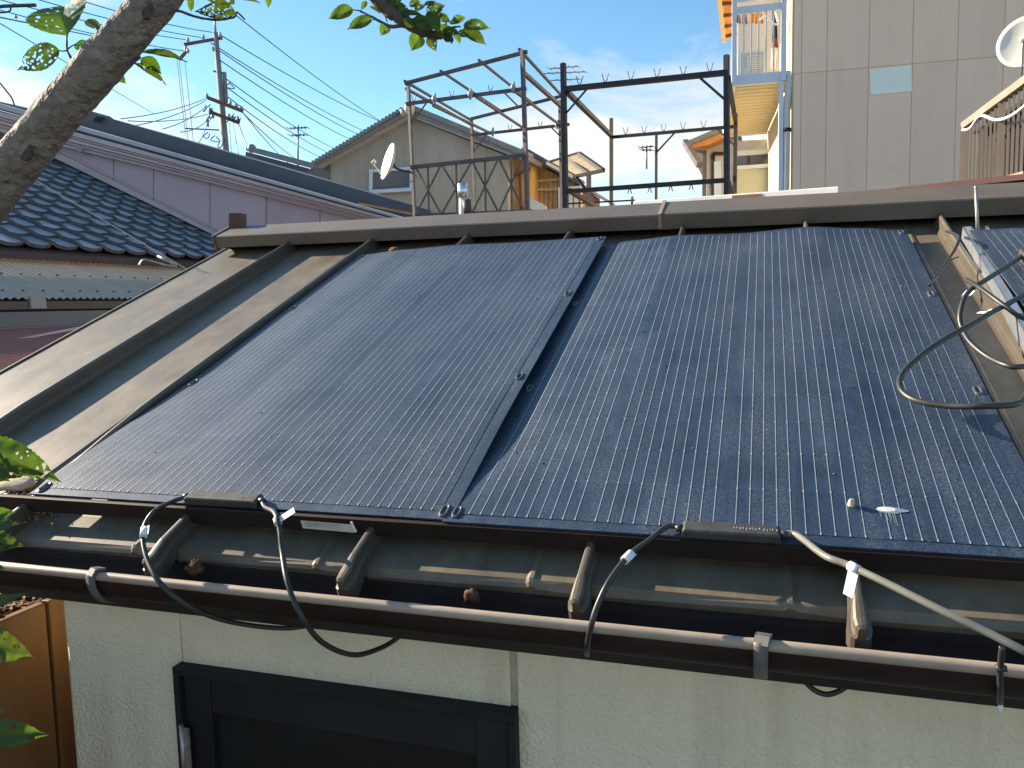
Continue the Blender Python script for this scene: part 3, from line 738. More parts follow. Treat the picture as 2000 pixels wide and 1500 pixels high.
# crumbs of dry litter
m = MB(); rng = random.Random(12)
for k in range(420):
    if k < 260: P = onroof(rng.uniform(0, 85), rng.gauss(968, 20), .004)
    elif k < 330: P = onroof(rng.uniform(0, 110), rng.gauss(1000, 14), .003)
    else: P = V((rng.uniform(-1.0, -.6), GY + rng.uniform(-.03, .03), gz(-.8) - .034 + rng.uniform(0, .01)))
    r = rng.uniform(.0012, .0036); a = rng.uniform(0, 6.3)
    d1 = V((math.cos(a), math.sin(a), rng.uniform(-.4, .6))) * r * 1.8; d2 = V((-math.sin(a), math.cos(a), rng.uniform(-.3, .5))) * r; d3 = V((0, 0, r * .8))
    m.add([P - d1, P + d2, P + d1, P - d2, P + d3], [(0, 1, 4), (1, 2, 4), (2, 3, 4), (3, 0, 4)])
tag(m.build('leaf_litter', 'litter'), 'dry brown crumbs of leaf litter on the roof corner and in the gutter', kind='stuff')
def clod(px, py, s_, seed, label):
    P = atY(px, py, GY + .012); m = MB(); rng = random.Random(seed)
    m.ball((0, 0, 0), s_, 16, 10, sq=(1, .6, .9))
    for i, v in enumerate(m.v): m.v[i] = P + v * (1 + rng.uniform(-.35, .35))
    tag(m.build('mud_clod', 'mud'), label, 'mud clod')
clod(381, 1111, .0135, 1, 'red-brown clod of debris in the gutter near the left cable loop')
clod(921, 1166, .010, 2, 'small brown smear of debris in the gutter below the panel seam')
# specks on the panels
m = MB(); rng = random.Random(31)
for k in range(90):
    if k % 2: u_, v_ = rng.uniform(0, .7), rng.uniform(-.1, 1.1); P = RS(u_, v_, .0015)
    else: u_, v_ = rng.uniform(-.74, -.03), rng.uniform(-.1, 1.1); P = LS(u_, v_, .0015)
    r = rng.uniform(.0006, .0019); m.ball(P, r, 5, 3, sq=(1, 1.3, .5), mi=k % 3 == 0)
tag(m.build('specks', ['mud', 'pebble']), 'tiny dark and pale specks of dirt scattered on the panels', kind='stuff')

# ------------------------------------------------------------------ fence and bank at the left
FX = -.93
zf = -.275
fence = empty('board_fence', (FX, .3, -2.25), 'brown board fence beside the left corner of the shed', 'fence')
y0 = -1.9
ys = [-1.75, -1.42, -1.09, -.76, -.43, -.10, .0, .30, .62, .95, 1.3, 1.7, 2.1]
ys = [-1.6, -1.27, -.94, -.61, -.28, atX(92, 1180, FX).y, atX(92, 1180, FX).y + .33, atX(92, 1180, FX).y + .66, atX(92, 1180, FX).y + 1.0]
for a, b in zip(ys, ys[1:]):
    m = MB(); m.box((FX - .02, a + .004, -2.25), (.02, 0, 0), (0, b - a - .008, 0), (0, 0, 2.25 + zf)); m.build('board', 'brown_fence', fence, bevel=.003)
m = MB(); m.box((FX - .03, ys[0], -2.25), (.009, 0, 0), (0, ys[-1] - ys[0], 0), (0, 0, 2.2 + zf)); m.build('backing', 'fence_groove', fence)
m = MB(); rng = random.Random(14)
from mathutils import noise as mnoise
def bank(a, b):
    x = FX - .022 - a * 2.2; y = -1.7 + b * 3.6
    z = zf - .012 + .16 * a ** .8 * 2.2 * .35 + .018 * mnoise.noise(V((x * 9, y * 9, 1))) + .008 * mnoise.noise(V((x * 40, y * 40, 3)))
    return V((x, y, z - (.012 if a == 0 else 0)))
m.grid(bank, 90, 130)
tag(m.build('earth_bank', 'soil'), 'bare brown earth bank behind the board fence', kind='structure')
m = MB()
for k in range(2600):
    a = rng.random() ** 1.5 * .5; b = rng.uniform(.25, .72); P = bank(a, b) + V((0, 0, .003)); r = rng.uniform(.003, .010); t = rng.uniform(0, 6.3)
    d1 = V((math.cos(t), math.sin(t), rng.uniform(-.3, .5))) * r * rng.uniform(1, 2.2); d2 = V((-math.sin(t), math.cos(t), rng.uniform(-.3, .5))) * r * .7
    m.add([P - d1, P + d2, P + d1, P - d2, P + V((0, 0, r * .6))], [(0, 1, 4), (1, 2, 4), (2, 3, 4), (3, 0, 4)])
tag(m.build('bark_mulch', 'litter'), 'chips of brown bark mulch covering the bank behind the fence', kind='stuff')

# ------------------------------------------------------------------ cherry tree in front at the left
def leaf_mesh(base, tip, up, wr=.62, holes=0, fold=.25, curl=.15, seed=0, droop=0.0, big=1.0):
    """an ovate, toothed, pointed leaf from base to tip; up = the way its face looks"""
    rng = random.Random(seed)
    base, tip = V(base), V(tip); d = tip - base; Ln = d.length; d.normalize()
    up = V(up); up = (up - d * up.dot(d)).normalized(); sd = d.cross(up)
    nu, nv = (72, 44) if holes > 4 else (30, 16)
    def wid(s):
        if s < .86: return math.sin(math.pi * min(1, (s / .86) ** .72)) ** .85 * .5 * wr if s > 0 else 0
        return 0.0
    def W(s):
        a = math.sin(math.pi * s ** .70) ** .9 * .5 * wr
        if s > .8: a = max(a * (1 - (s - .8) / .2 * .55), .0)
        return a
    hs_ = [(rng.uniform(.12, .88), rng.uniform(-.8, .8), rng.uniform(.018, .05) * big) for _ in range(holes)]
    vs = []; 
    for i in range(nu + 1):
        s = i / nu; w_ = W(s) + 1e-4
        for j in range(nv + 1):
            t = -1 + 2 * j / nv
            ww = w_ * (1 + (.05 if (int(s * 34) % 2 and abs(t) > .93) else 0))
            x = s; yv = t * ww
            z = fold * abs(yv) + curl * (s * (1 - s)) - droop * s * s + .012 * math.sin(9 * s + 4 * t + seed)
            z += .010 * math.cos(s * 42) * min(1, abs(t) * 1.5) * .35
            vs.append(base + (d * x + sd * yv + up * z) * Ln)
    fs = []
    for i in range(nu):
        for j in range(nv):
            s = (i + .5) / nu; t = -1 + 2 * (j + .5) / nv; yv = t * W(s)
            if any((s - a) ** 2 + (yv - b * W(a)) ** 2 < r * r for a, b, r in hs_): continue
            fs.append((i * (nv + 1) + j, i * (nv + 1) + j + 1, (i + 1) * (nv + 1) + j + 1, (i + 1) * (nv + 1) + j))
    m = MB(); m.add(vs, fs, 0, True); return m
tree = empty('cherry_tree', at(-150, 640, 1.0) + V((0, 0, -2.2)), 'cherry tree leaning in at the upper left with insect-eaten leaves', 'tree')
TD = .86
tp_ = [(-190, 610, .92), (-100, 485, .90), (-8, 365, .88), (82, 258, .86), (168, 158, .84), (243, 73, .83), (312, -8, .82), (370, -92, .82), (430, -210, .83)]
rad = [46, 45, 43, 42, 41, 40, 39, 37, 34]
pts = [at(x, y, D) for x, y, D in tp_]; rs = [r / FPX * t[2] for r, t in zip(rad, tp_)]
sp = smooth_path(pts, 20); rr = []
for i in range(len(sp)):
    f = i / (len(sp) - 1) * (len(rs) - 1); a = int(min(f, len(rs) - 2)); rr.append(rs[a] + (rs[a + 1] - rs[a]) * (f - a))
m = MB(); m.tube(sp, rr, 64)
q = random.Random(4)
for i, v in enumerate(m.v):
    c0 = sp[min(i // 64, len(sp) - 1)]; d = v - c0
    k_ = 1 + .07 * mnoise.noise(v * 22) + .04 * mnoise.noise(v * 70) + .022 * mnoise.noise(v * 190)
    m.v[i] = c0 + d * k_
root = at(-190, 610, .92); m.tube([root, root + V((-.25, -.05, -.9)), root + V((-.3, -.05, -2.0))], [.04, .06, .08], 16)
trunk = m.build('trunk', 'bark', tree)
# knots and broken spurs on the trunk
for k_, (px, py, D, r) in enumerate(((52, 297, .838, .009), (275, 18, .800, .011), (128, 168, .825, .005), (40, 255, .838, .005))):
    m = MB(); m.ball((0, 0, 0), r, 22, 14, sq=(1.2, .22, 1)); rng = random.Random(k_ + 40); P = at(px, py, D + .008)
    for i, v in enumerate(m.v): m.v[i] = P + v * (1 + .35 * mnoise.noise(v * 160 + V((k_ * 3, 0, 0))) + rng.uniform(-.08, .08))
    m.build('bark_knot', 'bark_scar', trunk)
def twig(pts_, r0, r1, name='twig', par=None):
    pts_ = [at(*p) for p in pts_]; s_ = smooth_path(pts_, 6); n = len(s_)
    m = MB(); m.tube(s_, [r0 + (r1 - r0) * i / (n - 1) for i in range(n)], 8); rng = random.Random(int(pts_[0].x * 1e4))
    for i, v in enumerate(m.v): m.v[i] = v + V((rng.uniform(-1, 1), rng.uniform(-1, 1), rng.uniform(-1, 1))) * r0 * .12
    return m.build(name, 'twig', par or tree)
tocam = -CF
def leaf(px, py, qx, qy, D=.85, wr=.62, holes=0, tilt=(0, 0), old=False, seed=None, fold=.25, curl=.12, dD=0.0, big=1.0):
    """px,py = stalk end; qx,qy = tip"""
    b = at(px, py, D); t = at(qx, qy, D + dD); up = tocam + CR * tilt[0] + CU * tilt[1]
    sd_ = int(px * 7 + qy * 3) if seed is None else seed
    leaf_mesh(b, t, up, wr, holes, fold, curl, sd_, big=big).build('leaf', 'leaf_old' if old else 'leaf', tree)
# leaves on the left side of the trunk
twig([(145, 130, .85), (138, 112, .85), (131, 96, .85), (131, 68, .85)], .0016, .0008)
twig([(131, 98, .85), (122, 100, .85), (115, 98, .85)], .0008, .0006); twig([(131, 97, .85), (140, 90, .85), (148, 86, .85)], .0008, .0006)
twig([(200, 68, .84), (188, 52, .84), (172, 38, .85)], .003, .0008)
twig([(127, 160, .83), (121, 140, .83)], .0018, .0012)
leaf(116, 98, 34, 137, .85, .62, 55, (.1, .2), True, fold=.12, big=.62)
leaf(131, 70, 130, 12, .85, 1.15, 16, (-.2, .6), False, fold=.35, curl=.5, dD=.03, big=.8)
leaf(168, 40, 200, 62, .86, .6, 5, (.3, .5), True)
leaf(147, 86, 182, 100, .86, .7, 5, (.2, .3), False)
leaf(228, 145, 246, 164, .86, .6, 0, (.1, .1), False)
# right of the trunk
twig([(247, 124, .82), (262, 120, .83), (275, 112, .84)], .0022, .0009); twig([(262, 121, .83), (270, 128, .84), (280, 133, .84)], .0012, .0007)
leaf(274, 104, 366, 121, .85, .30, 0, (.2, 1.2), True, fold=.6)
leaf(278, 112, 316, 146, .85, .55, 0, (.5, .2), False)
leaf(264, 124, 325, 166, .85, .32, 4, (.5, .9), True, fold=.5)
twig([(335, 20, .80), (352, 22, .82), (380, 32, .84), (410, 38, .85), (435, 38, .85), (458, 33, .86), (463, 24, .86), (478, 38, .86)], .0016, .0009)
leaf(460, 28, 380, 22, .855, .55, 45, (0, .4), True, big=.6); leaf(372, 0, 373, 24, .86, .5, 0, (.5, 0)); leaf(458, 8, 372, -26, .85, .5, 18, (0, .5), True)
leaf(452, -8, 508, 6, .86, .35, 0, (0, .8), True); leaf(524, -8, 524, 16, .86, .5, 0, (.4, 0))
leaf(360, -15, 380, 8, .85, .6, 4, (.2, 0)); leaf(430, -30, 480, -5, .85, .6, 4, (.1, .3), True)
# upper branch reaching in from above
br = twig([(430, -210, .83), (560, -190, .86), (680, -80, .88), (744, 0, .90), (775, 30, .90), (803, 49, .90), (830, 62, .90), (862, 70, .90), (884, 78, .90)], .0140, .0030, 'branch')
twig([(806, 50, .90), (785, 50, .90), (765, 52, .90), (748, 45, .90), (725, 32, .90), (702, 21, .90)], .0028, .0009)
twig([(702, 21, .90), (690, 19, .90)], .0008, .0006); twig([(742, 40, .90), (728, 38, .90)], .0009, .0006); twig([(823, 60, .9), (822, 70, .9)], .0009, .0006); twig([(840, 64, .9), (838, 72, .9)], .0009, .0006)
twig([(756, 42, .9), (752, 30, .9), (748, 12, .9)], .0009, .0006); twig([(870, 48, .9), (874, 34, .9)], .0012, .0006); twig([(868, 70, .9), (880, 55, .9), (900, 52, .9)], .0015, .0008)
leaf(690, 19, 641, 37, .90, .62, 0, (-.1, .2)); leaf(727, 38, 678, 58, .90, .60, 0, (.0, .4)); leaf(757, 48, 744, 70, .90, .85, 3, (.2, .1), False)
leaf(822, 68, 803, 100, .90, .85, 2, (.1, .1)); leaf(838, 70, 852, 101, .90, .62, 3, (-.2, .1), True)
leaf(722, 12, 744, 28, .905, .3, 0, (.4, .6), True); leaf(716, 2, 705, 20, .90, .5, 0, (.3, .3)); leaf(742, -4, 752, 24, .90, .6, 0, (.2, .2), True)
leaf(810, 20, 832, 10, .91, .8, 4, (0, .5)); leaf(784, 26, 826, 30, .89, .45, 0, (-.3, .6)); leaf(806, 44, 840, 34, .89, .6, 0, (.2, .5)); leaf(812, 46, 850, 58, .885, .6, 0, (-.3, .4)); leaf(834, 28, 870, 10, .885, .75, 14, (.1, .3), True, big=.7)
leaf(836, 24, 858, 66, .88, .60, 0, (.3, .2), True); leaf(846, 40, 866, 24, .89, .6, 6, (0, .3), True); leaf(878, 46, 906, 40, .90, .5, 0, (.1, .4)); leaf(905, 50, 958, 56, .895, .62, 2, (0, .5), False)
leaf(904, 56, 950, 88, .90, .52, 0, (.2, .2), True); leaf(888, 62, 899, 87, .905, .5, 0, (.3, .1)); leaf(864, 60, 900, 66, .895, .55, 3, (.1, .3), True); leaf(768, 4, 790, -16, .9, .7, 0, (.1, .1), True); leaf(800, 12, 822, 2, .9, .7, 5, (0, .2), True); leaf(846, 62, 872, 76, .89, .4, 0, (0, .3))
for (a, b, c_, d_) in ((770, 10, 802, 24), (790, 36, 812, 54), (818, 52, 846, 44), (828, 12, 852, 2), (858, 30, 880, 44), (884, 40, 910, 34), (850, 60, 890, 58), (760, -8, 776, 18), (870, 62, 884, 84), (836, 46, 862, 40), (896, 60, 915, 72)):
    leaf(a, b, c_, d_, .895 + .01 * math.sin(a), .6, 2, (math.sin(a), math.cos(b) * .6), a % 3 == 0)
# shoots low at the left edge
twig([(-190, 900, .74), (-90, 880, .73), (-20, 905, .72), (-6, 880, .72)], .004, .0015); twig([(-190, 1000, .74), (-80, 1030, .72), (-10, 1040, .71)], .003, .001); twig([(-160, 1300, .72), (-60, 1270, .70), (-8, 1260, .69)], .003, .001); twig([(-160, 1420, .70), (-60, 1440, .68), (-4, 1440, .67)], .003, .001)
twig([(-190, 640, .92), (-240, 900, .78), (-190, 1000, .74), (-180, 1200, .72), (-160, 1300, .72), (-160, 1420, .70)], .012, .004)
leaf(-55, 866, 120, 941, .72, .34, 34, (.15, .75), False, seed=5, fold=.45, big=.42)
leaf(-60, 890, 72, 928, .735, .42, 14, (.2, .2), True, big=.5); leaf(-55, 900, 20, 940, .74, .6, 6, (0, .3), True)
leaf(-50, 1040, 42, 1022, .71, .42, 4, (.2, .9), True); leaf(-55, 1058, 48, 1066, .705, .46, 6, (.3, .8), True); leaf(-30, 1010, 30, 1000, .715, .5, 2, (.1, .3), False)
leaf(-40, 1195, 58, 1158, .69, .26, 0, (.2, 1.4), True); leaf(-52, 1238, 66, 1284, .69, .50, 6, (.2, .1), True, big=.6); leaf(-50, 1432, 96, 1436, .67, .36, 2, (.1, .5), False); leaf(-40, 1400, 12, 1386, .675, .5, 0, (.3, .3)); leaf(-60, 1100, 10, 1110, .70, .5, 4, (.1, .4), True)

# ------------------------------------------------------------------ left neighbour: tiled lower roof against a mauve gable wall
YW = 6.87
nb = empty('mauve_house', atY(300, 600, YW) + V((0, 1, -3)), 'mauve-walled neighbouring house with layered eave boards and a blue-grey tiled lower roof', 'house')
def W_(px, py, dy=0): return atY(px, py, YW + dy)
# wall boards between the vertical joints
joints = [-260, -120, 20, 120, 222, 300, 410, 520, 625, 730, 840]
lo_ = lambda x: 260 + (x - 0) * .482
def low(x): return 257 + .484 * x if x < 430 else 257 + .484 * 430 + (x - 430) * .05
def top(x): return 256 + .2455 * x
def low(x): return min(257 + .484 * x, 560)
for a, b in zip(joints, joints[1:]):
    m = MB(); a_, b_ = a + .9, b - .9
    m.prism([W_(a_, low(a_)), W_(b_, low(b_)), W_(b_, top(b_)), W_(a_, top(a_))], V((0, .05, 0))); m.build('wall_board', 'mauve_wall', nb)
m = MB(); m.prism([W_(-260, 640, .02), W_(840, 640, .02), W_(840, top(840), .02), W_(-260, top(-260), .02)], V((0, .3, 0))); m.build('wall_core', 'mauve_dark', nb)
# flashing along the tiled roof
def fl(x): return 257 + .484 * x
m = MB(); m.prism([W_(-260, fl(-260), -.06), W_(470, fl(470), -.06), W_(470, fl(470) - 6, -.06), W_(-260, fl(-260) - 22, -.06)], V((0, .06, 0))); m.build('flashing', 'mauve_trim', nb)
m = MB(); m.prism([W_(-260, fl(-260) - 30, -.02), W_(470, fl(470) - 12, -.02), W_(470, fl(470) - 14, -.02), W_(-260, fl(-260) - 32, -.02)], V((0, .02, 0))); m.build('flashing_lip', 'mauve_trim', nb)
# stepped boards under the verge: (offset up in px at x=0, x=840, thickness, depth forward, material)
layers = [(0, 0, 7, .10, 'mauve_trim'), (8, 3, 6, .14, 'mauve_wall'), (15, 6, 7, .18, 'mauve_trim'), (23, 9, 5, .20, 'mauve_wall'), (29, 11, 11, .24, 'mauve_trim'), (42, 16, 3, .26, 'mauve_dark'), (45, 18, 10, .27, 'white_edge')]
for a0, a1, th, dep, mt in layers:
    m = MB(); r = th / 25
    def yy(x, add): t = (x + 260) / 1100; return top(x) - ((a0 * 1.15) * (1 - t) + a1 * t) - add
    m.prism([W_(-260, yy(-260, 0), -dep), W_(800, yy(800, 0), -dep), W_(800, yy(800, th * .42), -dep), W_(-260, yy(-260, th * 1.1), -dep)], V((0, .4, 0)))
    m.build('verge_board', mt, nb)
# dark roof plane above the verge
m = MB(); 
A = [atY(150, 236, YW + .3), atY(842, 424, YW + .3), atY(842, 414, YW + 2.6), atY(176, 219, YW + 2.6)]
m.prism([atY(140, 262, YW + .2), atY(842, 440, YW + .2), atY(842, 411, YW + .2), atY(176, 220, YW + .2)], V((0, 2.2, 0))); m.build('upper_roof', 'slate', nb)
m = MB(); m.prism([atY(168, 232, YW + .1), atY(180, 236, YW + .1), atY(190, 226, YW + .1), atY(178, 217, YW + .1)], V((0, .3, 0))); m.build('ridge_end_tile', 'slate', nb)
m = MB(); m.prism([atY(-260, 160, YW + .05), atY(60, 216, YW + .05), atY(60, 212, YW + .05), atY(-260, 140, YW + .05)], V((0, .5, 0))); m.build('verge_board', 'grey_fascia', nb)
m = MB(); m.prism([atY(700, 399, YW - .29), atY(806, 420, YW - .29), atY(806, 416, YW - .29), atY(700, 395, YW - .29)], V((0, .04, 0))); m.build('wood_edge', 'orange_wood', nb)
# round vent pipe on the wall
P = W_(176, 293); m = MB(); m.tube([P, P + V((0, -.13, 0)) + CR * -.03], [.048, .048], 18); m.tube([P + V((0, -.005, 0)), P + V((0, .01, 0))], [.07, .07], 18); m.build('vent_pipe', 'pvc_grey', nb)

# tiles: eave runs along y, roof climbs towards -x
EX = -5.15; E0 = atX(0, 480, EX); E1 = atX(420, 505, EX)
flA, flB = W_(110, fl(110)), W_(440, fl(440))
slope = math.atan2(flA.z - flB.z, flB.x - flA.x)
upd = V((-math.cos(slope), 0, math.sin(slope))); tn = V((math.sin(slope), 0, math.cos(slope)))
ez = (E0.z + E1.z) / 2
TW, TL = .262, .235
tile_roof = MB(); tile_roof.prism([V((EX + .03, 1.5, ez - .05)), V((EX + .03, YW, ez - .05)), V((EX + .03, YW, ez - .05)) + upd * 4.2, V((EX + .03, 1.5, ez - .05)) + upd * 4.2], tn * -.06)
tile_roof = tile_roof.build('tile_bed', 'mauve_dark', nb)
def tile_mesh():
    """S-shaped pan tile: valley and roll, with thickness; local axes y = along eave, upd = up the slope"""
    m = MB(); prof = []
    n = 12
    for k in range(n + 1):
        t = k / n
        z = .030 * (.5 + .5 * math.cos(math.pi * min(t / .30, 1))) - .014 * math.sin(math.pi * min(max((t - .30) / .70, 0), 1)) + .006 + .004 * max(0, t - .85) / .15
        prof.append((t * (TW + .012), z))
    L2 = TL + .045
    a = [V((0, y, 0)) + tn * (z + .030) for y, z in prof]; b = [V((0, y, 0)) + upd * L2 + tn * (z + .002) for y, z in prof]
    k = n + 1
    m.add(a + b, [(i, i + 1, k + i + 1, k + i) for i in range(n)], 0, True)
    lo2 = [p - tn * .030 for p in a]
    m.add(a + lo2, [(i + 1, i, k + i, k + i + 1) for i in range(n)], 1, False)
    m.add([a[0], b[0], b[0] - tn * .030, a[0] - tn * .030], [(0, 1, 2, 3)], 1, False)
    return m
mat('tile_edge_shade', (0.085, 0.088, 0.098), rough=.8, var=.3, scale=20)  # step faces coloured darker to carry the dim reflections on the tile sides
src = None; cnt = 0
for r in range(13):
    for c in range(18):
        P = V((EX, YW - (c + 1) * TW - .01, ez)) + upd * (r * TL)
        q_ = (P - C); 
        Z = q_.dot(CF); X_ = 1000 + FPX * q_.dot(CR) / Z
        if X_ < -60: continue
        if src is None:
            m = tile_mesh(); me = bpy.data.meshes.new('roof_tile'); me.from_pydata([tuple(v) for v in m.v], [], m.f); me.materials.append(MATS['tile_blue']); me.materials.append(MATS['tile_edge_shade']); me.polygons.foreach_set('material_index', m.mi); me.polygons.foreach_set('use_smooth', m.sm); me.update()
            class _S: data = me
            src = _S
        o = inst(src, 'roof_tile', tile_roof, P + tn * random.uniform(-.004, .004)); o.rotation_euler = (random.uniform(-.008, .008), random.uniform(-.012, .012), random.uniform(-.012, .012))
# beige corrugated lean-to roof below the tiles
LX = EX + .80
z1 = (atX(0, 581, LX).z + atX(290, 584, LX).z) / 2
z0_ = ez - .10
def corr(xa, za, xb, zb, ya, yb, pitch, amp):
    m = MB(); n = int((yb - ya) / pitch * 6); vs = []
    for i in range(n + 1):
        y = ya + (yb - ya) * i / n; dz = amp * math.sin(2 * math.pi * (y - ya) / pitch)
        vs += [V((xa, y, za + dz)), V((xb, y, zb + dz))]
    m.add(vs, [(2 * i, 2 * i + 1, 2 * i + 3, 2 * i + 2) for i in range(n)], 0, True); return m
m = corr(LX, z1, EX - .12, z0_, 1.6, 7.2, .060, .008); lean = m.build('corrugated_sheet', 'corrugated_beige', nb)
m = MB()
for f in (.14, .55):
    y = 2.0
    while y < 7:
        P = V((LX + (EX - .12 - LX) * f, y, z1 + (z0_ - z1) * f + .012)); m.ball(P, .011, 6, 4, sq=(1, 1, .6)); y += .16
m.build('screw_row', 'rail_back', nb)['kind'] = 'stuff'
m = MB(); m.box((LX - .09, 1.6, z1 - .075), (.085, 0, 0), (0, 5, 0), (0, 0, .055)); m.build('lean_to_gutter', 'rail_back', nb)
m = MB(); m.box((LX - .09, 1.6, z1 - .19), (.075, 0, 0), (0, 5, 0), (0, 0, .10)); m.build('lean_to_fascia', 'grey_fascia', nb)
m = MB(); m.box((LX - .07, 1.6, z1 - .225), (.075, 0, 0), (0, 5, 0), (0, 0, .03)); m.build('lean_to_sill', 'white_edge', nb)
m = MB(); m.box((LX - .14, 1.6, z1 - 2.5), (.04, 0, 0), (0, 5.2, 0), (0, 0, 2.512)); m.build('lean_to_wall', 'mauve_dark', nb)
for y in (3.05, 4.2):
    m = MB(); m.box((LX - .02, y, z1 - .070), (.03, 0, 0), (0, .12, 0), (0, 0, .085)); m.build('gutter_clip', 'pvc_grey', nb)
# brown corrugated roof nearer and lower
br_ = empty('corrugated_shed_roof', (LX + .8, 3, -2.25), 'low brown corrugated shed roof beyond the left edge of the metal roof', 'roof')
A, B, Cc, Dd = atX(-40, 634, LX + .02), atX(330, 634, LX + .02), at(330, 640, 3.4), at(-40, 790, 2.9)
z = A.z - .03
m = MB(); n = 150; rowsn = []
P00, P01 = V((LX - .02, 1.9, z)), V((LX - .02, 6.4, z)); 
for i in range(n * 2 + 1):
    t = i / (2 * n); x = LX - .02 + t * 1.9; dz = .007 * math.sin(2 * math.pi * i / 6)
    zz = z - .32 * t
    rowsn += [V((x, 1.2, zz + dz)), V((x, 6.4, zz + dz))]
m.add(rowsn, [(2 * i, 2 * i + 1, 2 * i + 3, 2 * i + 2) for i in range(2 * n)], 0, True); m.build('sheet', 'corrugated_brown', br_)
m = MB(); m.bar(atX(-60, 681, LX + .35) , atX(260, 620, LX + .35), .02, .012); m.build('flashing', 'mauve_trim', br_)
m = MB(); m.box((LX + 1.85, 1.2, -2.25), (.05, 0, 0), (0, 5.2, 0), (0, 0, 2.2 + z - .32)); m.build('wall', 'mauve_dark', br_)
# guy wire with clamp in front of the tiled roof
m = MB(); a, b = at(66, 350, 3.0), at(372, 530, 3.0); m.tube([a + (a - b) * .4, a, b, b + (b - a) * .15], .0022, 6); wire = m.build('guy_wire', 'white_edge'); tag(wire, 'pale guy wire with a clamp crossing in front of the blue tiled roof', 'wire')
m = MB(); m.tube([at(308, 500, 3.0), at(345, 517, 3.0)], .006, 8); m.tube(smooth_path([at(345, 520, 3.0), at(320, 517, 3.0), at(283, 507, 3.0), at(272, 518, 3.0)], 5), .0035, 6); m.build('clamp', 'steel', wire)
m = MB(); a = at(457, 470, 2.75); b = at(457, 416, 2.75); m.box(a - CR * .018, CR * .037, V((0, .04, 0)), b - a)
tag(m.build('wooden_post', 'post_wood'), 'short brown wooden post behind the left end of the ridge', 'post')

# ------------------------------------------------------------------ utility pole and wires
PD = 28
pole = empty('utility_pole', at(440, 900, PD), 'tall concrete utility pole carrying crossarms and many wires', 'utility pole')
b = at(452, 420, PD); t = at(421, 64, PD)
m = MB(); m.tube([b + (b - t) * .6, b, t], [.16, .135, .085], 14); m.build('shaft', 'concrete_pole', pole)
m = MB(); m.tube([t, at(419, 30, PD)], .04, 8); m.build('mast', 'pvc_grey', pole)
def pbar(p, q, w_, mt='rail_back', D=PD, name='crossarm'):
    m = MB(); m.bar(at(*p, D), at(*q, D), w_, w_); return m.build(name, mt, pole)
pbar((360, 87), (434, 74), .09, 'scaffold_grey'); pbar((362, 86), (362, 104), .07, 'scaffold_grey'); pbar((362, 103), (350, 117), .09, 'scaffold_grey')
pbar((406, 191), (474, 217), .12, 'scaffold_rust', PD - .3); pbar((412, 219), (467, 240), .11, 'scaffold_rust', PD - .3); pbar((438, 141), (442, 200), .10, 'concrete_pole', name='conduit'); pbar((417, 139), (440, 144), .05); pbar((362, 251), (428, 254), .04, 'scaffold_rust')
for (x, y) in ((367, 77), (397, 72), (430, 67), (367, 99), (417, 95), (450, 200), (462, 206), (472, 211), (447, 226), (456, 231), (464, 236), (410, 214), (416, 226), (404, 186)):
    m = MB(); P = at(x, y, PD - .3); m.tube([P - V((0, 0, .09)), P, P + V((0, 0, .07))], [.03, .06, .03], 8); m.build('insulator', 'insulator', pole)
rng = random.Random(8)
for k in range(12):
    x, y = rng.choice([(455, 222), (460, 230), (448, 160), (412, 228), (408, 205), (452, 175), (415, 262), (425, 270)]); x += rng.uniform(-10, 10); y += rng.uniform(-8, 8)
    m = MB(); m.tube(smooth_path([at(x, y, PD - .4), at(x + rng.uniform(-10, 10), y + 9, PD - .4), at(x + rng.uniform(-6, 14), y + 12, PD - .4), at(x + rng.uniform(-4, 12), y + rng.uniform(-8, 4), PD - .4)], 4), .018, 5); m.build('jumper', 'wire_dark', pole)
ORD = ['topmost', 'second from top', 'third from top', 'fourth from top', 'fifth from top', 'sixth from top', 'seventh from top', 'eighth from top', 'ninth from top', 'lowest']
def wire_(p, q, D0, D1, r, label, group, sag=0.0):
    a, b = at(*p, D0), at(*q, D1); n = 14; pts = []
    for i in range(n + 1):
        t = i / n; P = a.lerp(b, t); P.z -= sag * 4 * t * (1 - t); pts.append(P)
    m = MB(); m.tube(pts, r, 5, caps=False); return tag(m.build('overhead_wire', 'wire_dark'), label, 'wire', group)
LB = ' of the wires descending right from the utility pole'
for k, (p, q) in enumerate(sorted((((430, 68), (770, 248)), ((412, 84), (740, 268)), ((430, 100), (730, 276)), ((430, 118), (712, 284)), ((443, 155), (668, 296)), ((445, 172), (660, 306)), ((446, 190), (640, 312)), ((466, 212), (600, 322)), ((470, 214), (580, 330)), ((455, 25), (775, 255))), key=lambda w: w[1][1] - .62 * w[1][0])):
    wire_(p, q, PD - .3, 58, .020, ORD[k] + LB, 'wires to the right of the pole', .25)
LB = ' of the wires from the upper left corner to the pole top'
for k, (p, q) in enumerate(sorted((((130, -8), (414, 63)), ((50, -8), (398, 74)), ((-20, -6), (366, 78)), ((-20, 14), (362, 100)), ((200, -40), (418, 40))), key=lambda w: w[1][1])):
    wire_(p, q, 20, PD, .014, (ORD[k] if k < 4 else 'lowest') + LB, 'wires to the left of the pole', .1)
LB = ' of the service wires fanning down from the lower crossarms'
LR = ['leftmost', 'second from left', 'third from left', 'fourth from left', 'fifth from left', 'sixth from left', 'third from right', 'second from right', 'rightmost']
for k, (p, q) in enumerate(sorted((((402, 192), (236, 232)), ((402, 196), (262, 246)), ((410, 222), (250, 236)), ((404, 206), (318, 252)), ((408, 232), (352, 258)), ((405, 240), (382, 285)), ((455, 236), (466, 300)), ((466, 240), (500, 318)), ((448, 240), (452, 300))), key=lambda w: w[1][0])):
    wire_(p, q, PD - .3, 19, .012, LR[k] + LB, 'service wires below the pole', .1)
